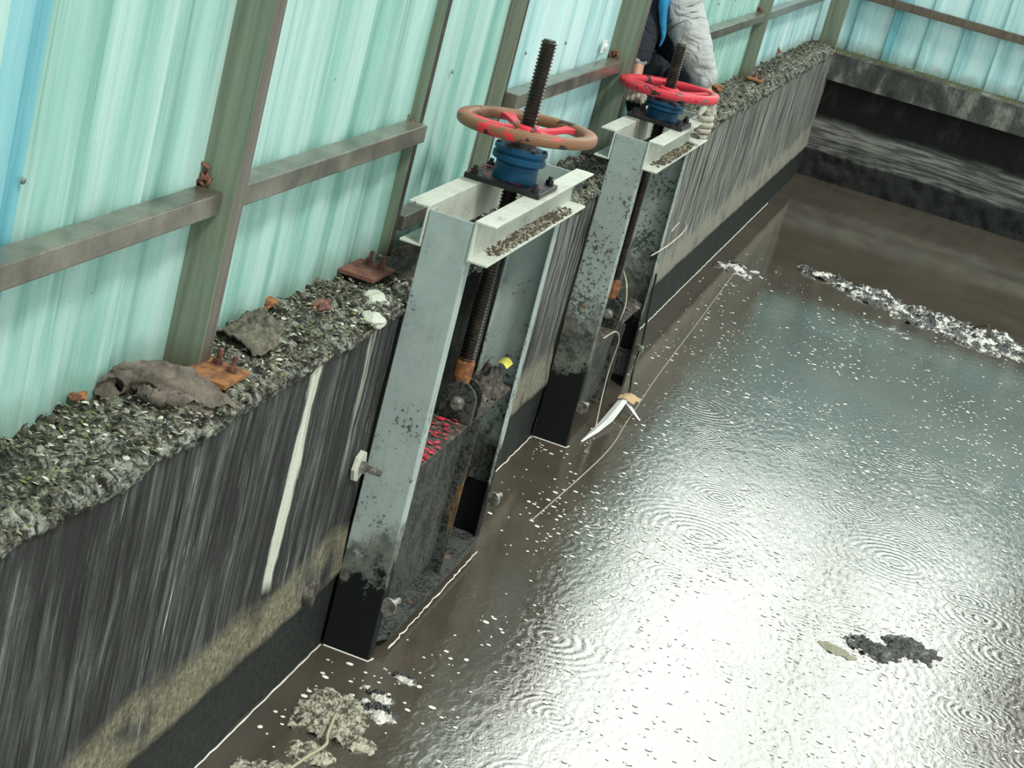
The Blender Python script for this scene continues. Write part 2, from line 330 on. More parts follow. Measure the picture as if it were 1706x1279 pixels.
# ------------------------------------------------------------------ mesh helpers
class MB:
    def __init__(s): s.v = []; s.f = []; s.mi = []
    def add(s, vs, fs, mi=0):
        o = len(s.v); s.v += [tuple(v) for v in vs]; s.f += [tuple(i+o for i in f) for f in fs]; s.mi += [mi]*len(fs); return s
    def box(s, x0, x1, y0, y1, z0, z1, mi=0):
        vs = [(x, y, z) for x in (x0, x1) for y in (y0, y1) for z in (z0, z1)]
        return s.add(vs, [(0, 1, 3, 2), (4, 6, 7, 5), (0, 4, 5, 1), (2, 3, 7, 6), (0, 2, 6, 4), (1, 5, 7, 3)], mi)
    def prism(s, poly, axis, a, b, mi=0):
        # poly in the two remaining axes (in xyz order), extruded along axis from a to b
        n = len(poly); vs = []
        for t in (a, b):
            for p in poly:
                q = list(p); q.insert(axis, t); vs.append(q)
        fs = [tuple(range(n)), tuple(range(2*n-1, n-1, -1))] + [(i, i+n, (i+1) % n+n, (i+1) % n) for i in range(n)]
        return s.add(vs, fs, mi)
    def tube(s, pts, r, seg=8, mi=0, cap=True, rs=None):
        pts = [Vector(p) for p in pts]; n = len(pts); rings = []
        ref = Vector((0.13, 0.31, 1)).normalized()
        for i, p in enumerate(pts):
            d = (pts[min(i+1, n-1)]-pts[max(i-1, 0)]).normalized()
            u = d.cross(ref)
            if u.length < 1e-3: u = d.cross(Vector((1, 0, 0)))
            u.normalize(); v = d.cross(u); rr = rs[i] if rs else r
            rings.append([p+rr*(math.cos(2*PI*k/seg)*u+math.sin(2*PI*k/seg)*v) for k in range(seg)])
        vs = [q for rg in rings for q in rg]
        fs = [(i*seg+k, i*seg+(k+1) % seg, (i+1)*seg+(k+1) % seg, (i+1)*seg+k) for i in range(n-1) for k in range(seg)]
        if cap: fs += [tuple(range(seg))[::-1], tuple((n-1)*seg+k for k in range(seg))]
        return s.add(vs, fs, mi)
    def lathe(s, prof, c, axis=(0, 0, 1), seg=24, mi=0, cap=True):
        # prof: list of (radius, distance along axis)
        ax = Vector(axis).normalized(); u = ax.orthogonal().normalized(); v = ax.cross(u); c = Vector(c)
        vs = [c+ax*h+r*(math.cos(2*PI*k/seg)*u+math.sin(2*PI*k/seg)*v) for r, h in prof for k in range(seg)]
        n = len(prof)
        fs = [(i*seg+k, i*seg+(k+1) % seg, (i+1)*seg+(k+1) % seg, (i+1)*seg+k) for i in range(n-1) for k in range(seg)]
        if cap: fs += [tuple(range(seg))[::-1], tuple((n-1)*seg+k for k in range(seg))]
        return s.add(vs, fs, mi)
    def hexnut(s, c, axis, r, h, mi=0): return s.lathe([(r, 0), (r, h)], c, axis, 6, mi)
    def grid(s, fn, nu, nv, mi=0):
        vs = [fn(i/nu, j/nv) for i in range(nu+1) for j in range(nv+1)]
        fs = [(i*(nv+1)+j, i*(nv+1)+j+1, (i+1)*(nv+1)+j+1, (i+1)*(nv+1)+j) for i in range(nu) for j in range(nv)]
        return s.add(vs, fs, mi)
    def jitter(s, amp, sc, seed=0):
        o = Vector((seed*7.3, seed*3.1, seed*1.7))
        s.v = [tuple(Vector(p)+amp*(mn.noise_vector(Vector(p)*sc+o))) for p in s.v]; return s
    def build(s, name, mats, parent=None, smooth=False, bevel=0, seg=2, recalc=True):
        me = bpy.data.meshes.new(name)
        off = Vector(parent['_w']) if parent is not None and '_w' in parent else Vector((0, 0, 0))
        me.from_pydata([tuple(Vector(p)-off) for p in s.v], [], s.f)
        if not isinstance(mats, (list, tuple)): mats = [mats]
        for m in mats: me.materials.append(m)
        for p, i in zip(me.polygons, s.mi): p.material_index = i; p.use_smooth = smooth
        if recalc:
            bm = bmesh.new(); bm.from_mesh(me); bmesh.ops.recalc_face_normals(bm, faces=bm.faces); bm.to_mesh(me); bm.free()
        o = bpy.data.objects.new(name, me); col.objects.link(o)
        if parent is not None: o.parent = parent; o['_w'] = tuple(off)
        if bevel:
            b = o.modifiers.new('bevel', 'BEVEL'); b.width = bevel; b.segments = seg; b.limit_method = 'ANGLE'; b.angle_limit = math.radians(40)
        return o
def thing(name, label, cat, loc, group=None):
    o = bpy.data.objects.new(name, None); col.objects.link(o); o.location = loc; o.empty_display_size = 0.1
    o['label'] = label; o['category'] = cat; o['_w'] = tuple(loc)
    if group: o['group'] = group
    return o
def tag(o, label, cat, group=None, kind=None):
    o['label'] = label; o['category'] = cat
    if group: o['group'] = group
    if kind: o['kind'] = kind
    return o
def struct(o): o['kind'] = 'structure'; return o
def origin(o, p):
    # put a one-mesh thing's origin at p
    p = Vector(p); o.data.transform(Matrix.Translation(-p)); o.location = p; return o
def spline(pts, n=8):
    P = [Vector(p) for p in pts]; out = []
    for i in range(len(P)-1):
        a, b, c, d = P[max(i-1, 0)], P[i], P[i+1], P[min(i+2, len(P)-1)]
        for k in range(n):
            t = k/n
            out.append(0.5*((2*b)+(c-a)*t+(2*a-5*b+4*c-d)*t*t+(3*b-a-3*c+d)*t**3))
    out.append(P[-1]); return out
def ns(x, y, z=0.0): return mn.noise(Vector((x, y, z)))
def fbm(x, y, z=0.0, o=4):
    s = 0; a = 1
    for i in range(o): s += a*ns(x, y, z+i*3.7); x *= 2.03; y *= 2.03; a *= 0.5
    return s
WZ = -1.25                      # water level
FX = -0.275                     # fence plane
Y1 = 11.03                      # end wall face

# ------------------------------------------------------------------ tank walls
def wall_seg(mb, ya, yb, xoff=0.0):
    zs = [-0.03, -0.06, -0.1, -0.2, -0.3, -0.4, -0.5, -0.6, -0.7, -0.78, -0.84, -0.9, -0.95, -0.98, -1.0, -1.04, -1.1, -1.2, -1.3, -1.6]
    nu = max(4, int((yb-ya)/0.06))
    def fn(a, b):
        j = round(b*(len(zs)-1)); z = zs[j]; y = ya+(yb-ya)*a
        x = 0.0
        if z < -0.78: x = 0.016*min(1, (-0.78-z)/0.16)
        if z < -0.98: x = 0.004
        x += 0.006*fbm(y*3, z*3) + (0.004*fbm(y*14, z*14, 5) if z < -0.7 else 0)
        if abs(y-ya) < 1e-4 or abs(y-yb) < 1e-4: x = min(x, 0.0)
        return (x+xoff, y, z)
    mb.grid(fn, nu, len(zs)-1)
G1, G2 = -1.5, 1.228
mb = MB()
wall_seg(mb, -6.0, G1+0.06); wall_seg(mb, -0.30, G2+0.06); wall_seg(mb, 2.52, Y1+0.3)
for ya, yb in ((G1+0.06, -0.30), (G2+0.06, 2.52)):
    mb.add([(0, ya, -0.03), (0, ya, -1.6), (-0.2, ya, -1.6), (-0.2, ya, -0.03)], [(0, 1, 2, 3)])
    mb.add([(0, yb, -0.03), (0, yb, -1.6), (-0.2, yb, -1.6), (-0.2, yb, -0.03)], [(0, 1, 2, 3)])
    mb.add([(-0.2, ya, -0.03), (-0.2, yb, -0.03), (-0.2, yb, -1.6), (-0.2, ya, -1.6)], [(0, 1, 2, 3)])
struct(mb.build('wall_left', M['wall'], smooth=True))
# end wall: beam, recess, silted shelf and foot
b = MB(); b.grid(lambda a, c: (-0.35+5.4*a, Y1+0.004*fbm(a*30, c*4), -0.055-0.255*c), 90, 6)
b.add([(-0.35, Y1, -0.055), (5.05, Y1, -0.055), (5.05, Y1+0.45, 0.0), (-0.35, Y1+0.45, 0.0)], [(0, 1, 2, 3)])
b.add([(-0.35, Y1, -0.31), (5.05, Y1, -0.31), (5.05, Y1+0.45, -0.31), (-0.35, Y1+0.45, -0.31)], [(0, 1, 2, 3)])
struct(b.build('trim_1', M['beamc'], smooth=False))
prof = [(0.16, -0.30), (0.16, -0.5), (0.155, -0.71), (0.10, -0.745), (0.07, -0.80), (0.03, -0.85), (0.02, -0.95), (0.0, -0.98), (0.0, -1.1), (0.0, -1.25), (0.0, -1.6)]
def fn(a, c):
    t = c*(len(prof)-1); i = min(int(t), len(prof)-2); u = t-i
    y = prof[i][0]*(1-u)+prof[i+1][0]*u; z = prof[i][1]*(1-u)+prof[i+1][1]*u; x = -0.35+5.4*a
    e = (0.03 if z < -0.97 else 0.012)
    return (x, Y1+y+e*fbm(x*9, z*9), z+0.3*e*fbm(x*5, z*5, 4))
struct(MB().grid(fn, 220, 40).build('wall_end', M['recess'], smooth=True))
struct(MB().box(-0.9, -0.28, -6, 12, -0.3, -0.06).box(-0.9, 5.2, Y1+0.47, 16, -0.3, -0.06).build('ground', M['ground']))

# ------------------------------------------------------------------ water
wo = MB().add([(-0.25, -7, WZ), (5.2, -7, WZ), (5.2, Y1+0.1, WZ), (-0.25, Y1+0.1, WZ)], [(0, 1, 2, 3)]).build('murky_water', M['water'])
tag(wo, 'murky brown water filling the concrete tank', 'water', kind='stuff')

# ------------------------------------------------------------------ ledge crust
def ledge_h(x, y):
    return 0.020*fbm(x*9, y*9)+0.017*fbm(x*26, y*26, 3, 4)+0.022*abs(fbm(x*18, y*11, 9, 3))-0.006
def edge_x(y): return 0.012+0.022*fbm(y*4.0, 1.3)+0.012*fbm(y*17, 4.2)
def crust(ya, yb, nu, nv=44):
    def fn(a, b):
        y = ya+(yb-ya)*a; ex = edge_x(y)
        if b < 0.72:
            t = b/0.72; x = -0.30+(ex+0.30)*t; h = ledge_h(x, y)
            drop = -0.020*max(0, (t-0.8)/0.2)**2
            return (x+0.008*ns(x*40, y*40, 2), y+0.006*ns(x*40, y*40, 7), h+drop)
        t = (b-0.72)/0.28; dep = 0.055+0.035*fbm(y*5, 7.7)+0.02*fbm(y*22, 3)
        x = ex*(1-t)+(-0.012)*t + 0.014*math.sin(t*PI) + 0.010*fbm(y*25, t*4, 6, 3)*(1-0.6*t)
        return (x, y+0.01*ns(y*30, t*5), -0.02-dep*t+0.012*ns(y*33, t*6, 3))
    return MB().grid(fn, nu, nv)
for ya, yb, nu, lab in ((-4.6, Y1+0.02, 1900, 0),):
    o = crust(ya, yb, nu).build('mossy_crust', M['moss'], smooth=True)
    tag(o, 'crumbling mossy crust along the top of the long tank wall', 'moss', kind='stuff')
def litter(n, name, label, fx, mats, smin, smax, wts):
    mb = MB()
    for i in range(n):
        x, y = fx(); s = random.uniform(smin, smax)*(1.3 if y < -1 else 1); a = random.uniform(0, 2*PI)
        z = (ledge_h(x, y) if x < edge_x(y) else -0.01)+0.004
        u = Vector((math.cos(a), math.sin(a), random.uniform(-0.35, 0.35)))*s
        v = Vector((-math.sin(a), math.cos(a), random.uniform(-0.5, 0.5)))*s*random.uniform(0.25, 0.6)
        c = Vector((x, y, z)); bend = Vector((0, 0, random.uniform(0.2, 0.7)*s))
        pts = [c-u, c-0.3*u+v, c+0.5*u+0.9*v, c+u, c+0.4*u-v, c-0.4*u-0.8*v]
        mb.add([pts[0], pts[1], pts[2], pts[3], pts[4], pts[5], c+bend*0.6], [(0, 1, 6), (1, 2, 6), (2, 3, 6), (3, 4, 6), (4, 5, 6), (5, 0, 6)], random.choices(range(len(mats)), wts)[0])
    o = mb.build(name, mats); tag(o, label, 'leaf litter', kind='stuff'); return o
def fx1():
    y = random.triangular(-4.2, 9.5, -3.0); return (min(0.03, random.uniform(-0.28, 0.02)), y)
litter(9000, 'leaf_litter', 'crumbled leaf litter and lime flakes strewn over the wall top',
       fx1, [M['litter1'], M['litter2'], M['litter3'], M['chalk']], 0.002, 0.009, [5, 5, 1.5, 1.6])
mb = MB()
for i in range(900):
    x = random.uniform(0.0, 3.2); y = Y1+random.uniform(0.03, 0.30); z = -0.05+0.1*(y-Y1)
    h = random.uniform(0.015, 0.05); d = random.uniform(-0.02, 0.02)
    mb.add([(x-0.004, y, z), (x+0.004, y, z), (x+d, y+0.005, z+h)], [(0, 1, 2)])
tag(mb.build('grass_fringe', M['litter3']), 'thin fringe of weeds along the far beam top', 'grass', kind='stuff')

# ------------------------------------------------------------------ fence sheets
FH = 1.95
PR = [(0, 0.0), (0.012, 0.018), (0.085, 0.022), (0.125, 0.012), (0.19, 0.012), (0.20, 0.026), (0.225, 0.034), (0.31, 0.040), (0.325, 0.0)]
def sheet(ya, yb, name, label, mats, phase=-3.39, blue=None, z0=-0.015):
    t = thing(name, label, 'fence sheet', (FX, (ya+yb)/2, 0), 'corrugated sheets of the long fence')
    mb = MB(); pts = []
    k0 = math.floor((ya-phase)/0.325)-1
    y = phase+k0*0.325
    while y < yb+0.4:
        for a, d in PR[:-1]: pts.append((y+a, d))
        y += 0.325
    P = [(a, d) for a, d in pts if ya < a < yb]
    def interp(v):
        for (a, d), (b_, e) in zip(pts, pts[1:]):
            if a <= v <= b_: return d+(e-d)*(v-a)/(b_-a)
        return 0
    P = [(ya, interp(ya))]+P+[(yb, interp(yb))]
    zs = [z0, 0.3, 0.7, 1.2, FH]
    for (a, d), (b_, e) in zip(P, P[1:]):
        mi = 1 if blue and blue[0] <= (a+b_)/2 <= blue[1] else 0
        for z1, z2 in zip(zs, zs[1:]):
            f = lambda yy, dd, zz: (FX+dd+0.003*ns(yy*3, zz*2), yy, zz)
            mb.add([f(a, d, z1), f(b_, e, z1), f(b_, e, z2), f(a, d, z2)], [(0, 1, 2, 3)], mi)
    o = mb.build('panel', mats, t, recalc=False)
    so_ = o.modifiers.new('thick', 'SOLIDIFY'); so_.thickness = 0.0012
    # screws along the rail
    for k in range(int((yb-ya)/0.65)):
        MB().lathe([(0.008, 0), (0.008, 0.004), (0.004, 0.007)], (FX+0.029, ya+0.26+0.65*k, 0.62), (1, 0, 0), 8).build('screw', M['bolt'], t)
    return t
PY = dict(p1=(-2.76, -2.69), p2=(-1.13, -1.08), pa=(-0.215, -0.19), pb=(-0.06, -0.02), p3=(1.87, 1.95), p4=(6.62, 6.70), p5=(10.9, 11.0))
sheet(-5.2, -2.755, 'corrugated_sheet', 'pale sea-green corrugated sheet with a bright blue strip left of the nearest post', [M['sheet'], M['cyan']], blue=(-3.80, -3.66))
sheet(-2.70, -1.12, 'corrugated_sheet', 'sea-green corrugated sheet between the nearest post and the post beside the first gate', [M['sheet']])
sheet(-0.99, -0.20, 'corrugated_sheet', 'narrow green corrugated sheet behind the mud-caked handwheel', [M['sheet']])
sheet(-0.02, 1.875, 'corrugated_sheet', 'bluish corrugated sheet bearing a small white switch plate', [M['sheetb']])
sheet(1.94, 6.63, 'corrugated_sheet', 'long run of green corrugated sheet behind the crouching worker', [M['sheet']])
sheet(6.69, Y1+0.12, 'corrugated_sheet', 'farthest corrugated sheet of the long fence next to the tank corner', [M['sheetb']])
# end fence
EY = Y1+0.20
t = thing('corrugated_sheet', 'flat pale cyan ribbed sheet standing across the far end of the tank', 'fence sheet', (2.3, EY, 0))
mb = MB(); xs = [(-0.28, 0)]
x = 0.08
while x < 5.0:
    xs += [(x, 0), (x+0.012, 0.022), (x+0.075, 0.022), (x+0.087, 0)]; x += 0.335
xs.append((5.1, 0))
for (a, d), (b_, e) in zip(xs, xs[1:]):
    mi = 1 if 0.41 < (a+b_)/2 < 0.51 else 0
    mb.add([(a, EY-d, -0.02), (b_, EY-e, -0.02), (b_, EY-e, FH), (a, EY-d, FH)], [(0, 1, 2, 3)], mi)
o = mb.build('panel', [M['sheetb'], M['cyan']], t, recalc=False); sm = o.modifiers.new('thick', 'SOLIDIFY'); sm.thickness = 0.0012
r = MB().box(0.05, 5.1, EY-0.10, EY-0.03, 0.485, 0.565).build('fence_rail', M['flange'], bevel=0.004)
tag(origin(r, (2.5, EY-0.06, 0.5)), 'brown square rail tube across the far end fence', 'rail')
for x, lab in ((2.62, 'end fence post just beyond the right side of the far fence'),):
    pass
for x, lab in ((0.40, 'upper post stub of the end fence behind the blue strip'), (1.84, 'tall brown post of the end fence right of the blue strip')):
    p = MB().box(x-0.05, x+0.05, EY+0.02, EY+0.10, 0.0, FH).build('fence_post', M['conc2'], bevel=0.004)
    tag(origin(p, (x, EY+0.06, 0.0)), lab, 'post')

# ------------------------------------------------------------------ posts of the long fence
def post(y0, y1, x0, x1, label, mats, name='fence_post', plate=None, weld=True, h=FH, open_c=False):
    t = thing(name, label, 'post', ((x0+x1)/2, (y0+y1)/2, 0), None)
    mb = MB(); k = 0.006
    mb.box(x0, x1, y0, y0+k, 0, h, 0)
    mb.box(x1-k, x1, y0+k, y1, 0, h, 1)
    mb.box(x0, x0+k, y0+k, y1, 0, h, 0)
    mb.box(x0+k, x1-k, y1-k, y1, 0, h, 1)
    mb.build('column', mats, t, bevel=0.0025)
    if plate:
        px0, px1, py0, py1, m = plate
        bp = MB().box(px0, px1, py0, py1, 0.018, 0.032).jitter(0.003, 20).build('base_plate', m, t, bevel=0.002)
        for bx, by in (((px0+px1)/2+0.03, py1-0.05), ((px0+px1)/2-0.02, py1-0.03)):
            MB().hexnut((bx, by, 0.032), (0, 0, 1), 0.015, 0.016).lathe([(0.007, 0), (0.007, 0.035)], (bx, by, 0.04), (0.1, 0, 1), 10).build('anchor_bolt', M['rust2'], bp)
    if weld:
        mb = MB()
        for i in range(9):
            a = (x0+0.02+random.uniform(-0.015, 0.05), y0-0.006, 0.50+random.uniform(-0.03, 0.03))
            b_ = [Vector(a)+Vector((random.uniform(-.03, .03), random.uniform(-0.012, 0), random.uniform(-.025, .035)))*q for q in (0, 0.5, 1)]
            mb.tube(b_, 0.006, 6)
        mb.build('rail_tie', M['rust2'], t, smooth=True)
    return t
post(PY['p1'][0], PY['p1'][1], FX, -0.134, 'wide grey-green steel post nearest the camera with a rusty foot plate', [M['post'], M['flange']], plate=(-0.15, -0.025, -2.83, -2.67, M['rust']))
post(PY['p2'][0], PY['p2'][1], FX, -0.20, 'green steel post standing left of the first gate frame', [M['post'], M['gap_flange']], plate=(-0.235, -0.11, -1.50, -1.30, M['rust2']))
post(PY['pa'][0], PY['pa'][1], FX, -0.235, 'thin left post of the close pair behind the mud-caked handwheel', [M['post'], M['gap_flange']], weld=False)
post(PY['pb'][0], PY['pb'][1], FX, -0.215, 'thin right post of the close pair behind the mud-caked handwheel', [M['post'], M['gap_flange']], weld=False)
post(PY['p3'][0], PY['p3'][1], FX, -0.125, 'wide steel post with an orange rust edge left of the worker', [M['post'], M['flange']])
post(PY['p4'][0], PY['p4'][1], FX, -0.15, 'grey steel post standing on the ledge beyond the worker', [M['post'], M['flange']], plate=(-0.16, -0.05, 6.5, 6.66, M['rust']))
post(PY['p5'][0], PY['p5'][1], -0.16, 0.0, 'farthest steel post at the corner of the tank', [M['post'], M['flange']], weld=False)
# rail tubes; the shadowy gaps beside posts are painted on the flanges
def rail(ya, yb, z0, z1, x0, x1, label):
    t = thing('fence_rail', label, 'rail', ((x0+x1)/2, (ya+yb)/2, z0), None)
    MB().box(x0, x1, ya, yb, z0, z1).build('rail_tube', M['rail'], t, bevel=0.004)
    return t
R0, R1 = -0.235, -0.165
rail(-5.2, -2.763, 0.432, 0.492, R0, R1, 'square rail tube running from the left edge to the nearest post')
rail(-2.688, -1.133, 0.432, 0.492, R0, R1, 'square rail tube between the nearest post and the first gate')
rail(-1.07, -0.22, 0.10, 0.155, -0.245, -0.185, 'short low rail tube behind the first gate crossbeam')
rail(-0.018, 1.868, 0.432, 0.492, R0, R1, 'square rail tube passing behind the first threaded stem')
rail(1.952, 6.618, 0.432, 0.492, R0, R1, 'square rail tube to the right of the worker')
rail(6.702, 10.89, 0.432, 0.492, R0, R1, 'farthest rail tube before the corner post')
# switch plate on the sheet
t = thing('switch_plate', 'small white square plate with a round knob on the corrugated sheet', 'switch', (FX+0.03, 1.685, 0.55))
MB().box(FX+0.028, FX+0.036, 1.655, 1.76, 0.520, 0.582).build('plate', M['white'], t, bevel=0.003)
MB().lathe([(0.018, 0), (0.018, 0.006), (0.013, 0.010)], (FX+0.036, 1.707, 0.551), (1, 0, 0), 16).build('knob', M['white'], t)

# ------------------------------------------------------------------ sluice gates
def channel_v(mb, x0, x1, yweb, ydir, z0, z1, fl=0.065, th=0.007):
    # vertical channel: web across x, flanges running along y; foot slightly wider
    def X(x, z): return x+(0.018*(z1-z)/(z1-z0) if x == x1 else 0)
    y = yweb
    def slab(xa, xb, ya, yb, fa, fb):
        vs = []
        for z in (z0, z1):
            for xx, yy in ((xa, ya), (xb, ya), (xb, yb), (xa, yb)):
                off = 0.018*(z1-z)/(z1-z0) if (xx > (x0+x1)/2) else 0
                vs.append((xx+off, yy, z))
        mb.add(vs, [(0, 1, 2, 3), (4, 5, 6, 7), (0, 1, 5, 4), (1, 2, 6, 5), (2, 3, 7, 6), (3, 0, 4, 7)])
    slab(x0, x1, y, y+ydir*th, 0, 0)
    slab(x1-th, x1, y+ydir*th, y+ydir*fl, 0, 0)
    slab(x0, x0+th, y+ydir*th, y+ydir*fl, 0, 0)
    return mb
def ring_rim(mb, c, R, hw, hh, tilt, seg=72, n=14):
    for_v = []
    for i in range(seg):
        a = 2*PI*i/seg
        for k in range(n):
            b_ = 2*PI*k/n
            rr = R+hw*math.copysign(abs(math.cos(b_))**0.75, math.cos(b_)); z = hh*math.copysign(abs(math.sin(b_))**0.75, math.sin(b_))
            for_v.append(c+tilt@Vector((rr*math.cos(a), rr*math.sin(a), z)))
    fs = [(i*n+k, i*n+(k+1) % n, ((i+1) % seg)*n+(k+1) % n, ((i+1) % seg)*n+k) for i in range(seg) for k in range(n)]
    mb.add(for_v, fs)
def make_gate(y0, L, ztop, zl, zwheel, stem, mats, label, wmat, wrot, ysx):
    ms, mbm = mats
    t = thing('sluice_gate', label, 'sluice gate', (0.09, y0+L/2, WZ), 'sluice gates along the tank wall')
    y1 = y0+L
    SX, SY = 0.09, y0+ysx
    channel_v(MB(), 0.014, 0.167, y0, 1, WZ-0.25, ztop).build('frame_channel', ms, t, bevel=0.003)
    channel_v(MB(), 0.012, 0.167, y1, -1, WZ-0.25, ztop).build('frame_channel', ms, t, bevel=0.003)
    # crossbeams
    zb, zt = ztop-0.126, ztop+0.010
    k = 0.008
    fr = MB(); fr.prism([(0.168, zb), (0.240, zb), (0.240, zb+k), (0.176, zb+k), (0.176, zt-k), (0.238, zt-k), (0.238, zt), (0.168, zt)], 1, y0-0.005, y1+0.03)
    fr.build('crossbeam', mbm, t, bevel=0.002)
    rr_ = MB(); rr_.prism([(0.012, zb), (-0.060, zb), (-0.060, zb+k), (0.004, zb+k), (0.004, zt-k), (-0.060, zt-k), (-0.060, zt), (0.012, zt)], 1, y0-0.005, y1+0.03)
    rr_.build('crossbeam', mbm, t, bevel=0.002)
    # mount plate, housing
    pz = zt+0.001
    pl = MB().box(-0.055, 0.222, SY-0.125, SY+0.125, pz, pz+0.018).build('mount_plate', M['black'], t, bevel=0.002)
    for bx in (-0.028, 0.195):
        for by in (SY-0.098, SY+0.098):
            MB().hexnut((bx, by, pz+0.018), (0, 0, 1), 0.016, 0.016).lathe([(0.008, 0), (0.008, 0.012)], (bx, by, pz+0.034), (0, 0, 1), 10).build('plate_bolt', M['black'], pl)
    z = pz+0.018; hsz = zwheel-0.028-z
    hb = MB().lathe([(0.078, 0), (0.076, 0.05*hsz/0.13), (0.072, 0.42*hsz), (0.095, 0.46*hsz), (0.095, 0.60*hsz), (0.086, 0.62*hsz), (0.086, 0.66*hsz), (0.094, 0.68*hsz), (0.094, 0.78*hsz), (0.052, 0.79*hsz)], (SX, SY, z), seg=36)
    hb.build('yoke_housing', M['blue'], t, smooth=False, bevel=0.002)
    MB().lathe([(0.060, 0.782*hsz), (0.058, 0.82*hsz), (0.048, 0.86*hsz), (0.046, hsz+0.002)], (SX, SY, z), seg=28).build('bearing_neck', M['black'], t)
    for i in range(6):
        a = i*PI/3+0.3
        MB().hexnut((SX+0.082*math.cos(a), SY+0.082*math.sin(a), z+0.78*hsz), (0, 0, 1), 0.009, 0.008).build('flange_bolt', M['black'], t)
    # threaded stem
    pr = []; zz = stem[0]; r0 = 0.0285; r1 = 0.0235; pitch = 0.0125
    while zz < stem[1]-0.012:
        pr += [(r1, zz), (r1, zz+pitch*0.28), (r0, zz+pitch*0.5), (r0, zz+pitch*0.78)]; zz += pitch
    pr += [(r1, zz), (r1-0.003, zz+0.006)]
    MB().lathe(pr, (SX, SY, 0), seg=24).build('threaded_stem', M['thread'], t)
    # handwheel
    tilt = Matrix.Rotation(math.radians(-3.5), 3, 'Y') @ Matrix.Rotation(math.radians(wrot), 3, 'Z')
    c = Vector((SX, SY, zwheel+0.012)); R = 0.222
    mb = MB(); ring_rim(mb, c, R, 0.0255, 0.021, tilt)
    rim = mb.build('handwheel', wmat, t, smooth=True)
    MB().lathe([(0.030, -0.035), (0.052, -0.034), (0.050, 0.004), (0.043, 0.010), (0.030, 0.010)], c, (0, 0, 1), 28).build('hub', wmat, rim, bevel=0.002)
    for i in range(5):
        a = i*2*PI/5
        pts = [(0.040, -0.014), (0.08, -0.014), (0.13, -0.008), (0.17, -0.002), (0.208, 0.0)]; vs = []; ww = [0.026, 0.020, 0.017, 0.020, 0.034]; hh = [0.014, 0.011, 0.009, 0.009, 0.011]
        for (r_, h_), w_, g_ in zip(pts, ww, hh):
            for sx, sz in ((-1, -1), (1, -1), (1, 1), (-1, 1)):
                q = Vector((r_*math.cos(a)-sx*w_*math.sin(a), r_*math.sin(a)+sx*w_*math.cos(a), h_+sz*g_)); vs.append(c+tilt@q)
        n_ = len(pts); fs = [(0, 1, 2, 3), tuple(4*(n_-1)+q for q in range(4))]+[(4*j+q, 4*j+(q+1) % 4, 4*(j+1)+(q+1) % 4, 4*(j+1)+q) for j in range(n_-1) for q in range(4)]
        MB().add(vs, fs).build('spoke', M['redp'] if i < 3 else wmat, rim, bevel=0.004)
    # gate leaf: skin, ribs, plates
    ya, yb = y0+0.02, y1-0.02
    lf = MB().box(0.028, 0.040, ya, yb, WZ-0.25, zl).build('gate_leaf', M['leaf'], t, bevel=0.002)
    MB().box(0.040, 0.165, ya, yb, zl-0.010, zl).jitter(0.003, 8).build('top_plate', M['mud'], lf, bevel=0.001)
    ym = y0+0.60*L
    MB().box(0.040, 0.178, ym, ym+0.010, -1.22, zl-0.010).build('rib', M['leaf'], lf)
    MB().box(0.125, 0.135, ya, ym, -1.17, zl-0.010).build('stiffener_panel', M['leaf'], lf)
    MB().box(0.06, 0.185, y1-0.030, y1-0.022, zl-0.42, zl-0.27).build('side_bracket', M['leaf'], lf)
    if y0 < 0:
        MB().prism([(0.03, ya+0.05), (0.16, ya+0.03), (0.205, ya+0.12), (0.205, yb-0.10), (0.19, yb-0.02), (0.03, yb-0.02)], 2, -1.212, -1.202).box(0.198, 0.206, ya+0.12, yb-0.1, -1.212, -1.19).build('bottom_plate', M['leaf'], lf)
    # lug with pin holding the stem
    lug = MB()
    lug.prism([(SX-0.045, zl), (SX+0.085, zl), (SX+0.085, zl+0.06)]+[(SX+0.02+0.065*math.cos(q*PI/8), zl+0.085+0.065*math.sin(q*PI/8)) for q in range(0, 9)]+[(SX-0.045, zl+0.06)], 1, SY-0.045, SY-0.030)
    lug.prism([(SX-0.045, zl), (SX+0.085, zl), (SX+0.085, zl+0.06)]+[(SX+0.02+0.065*math.cos(q*PI/8), zl+0.085+0.065*math.sin(q*PI/8)) for q in range(0, 9)]+[(SX-0.045, zl+0.06)], 1, SY+0.030, SY+0.045)
    lug.build('stem_lug', M['leaf'], t, bevel=0.002)
    MB().lathe([(0.026, 0), (0.026, 0.015), (0.018, 0.018), (0.018, 0.03)], (SX+0.02, SY-0.045, zl+0.07), (0, -1, 0), 14).build('lug_pin', M['bolt'], t)
    MB().lathe([(0.030, -0.06), (0.034, -0.03), (0.034, 0.02), (0.026, 0.04)], (SX, SY, stem[0]+0.05), (0, 0, 1), 16).jitter(0.004, 30).build('stem_nut', M['rust'], t)
    # clamping bolts at the feet
    for yy, s in ((y0+0.02, 1), (y1-0.02, 1)):
        MB().lathe([(0.022, 0), (0.022, 0.018)], (0.203, yy, -1.04), (0.15, 1, 0), 6).lathe([(0.011, 0), (0.011, 0.07)], (0.203, yy, -1.04), (0.15, 1, 0), 12).lathe([(0.03, -0.012), (0.03, 0)], (0.203, yy, -1.04), (0.15, 1, 0), 14).build('foot_bolt', M['bolt'], t)
    return t, lf
g1, lf1 = make_gate(G1, 1.28, 0.311, -0.56, 0.515, (-0.42, 0.835), (M['steel'], M['beam']), 'nearest sluice gate with brown mud-caked handwheel and pale steel frame', M['wheel'], 54, 0.68)
g2, lf2 = make_gate(G2, 1.30, 0.255, -0.785, 0.415, (-0.63, 0.645), (M['steel2'], M['beam']), 'farther sluice gate with red handwheel gripped frame beside the worker', M['wheel2'], 30, 0.62)

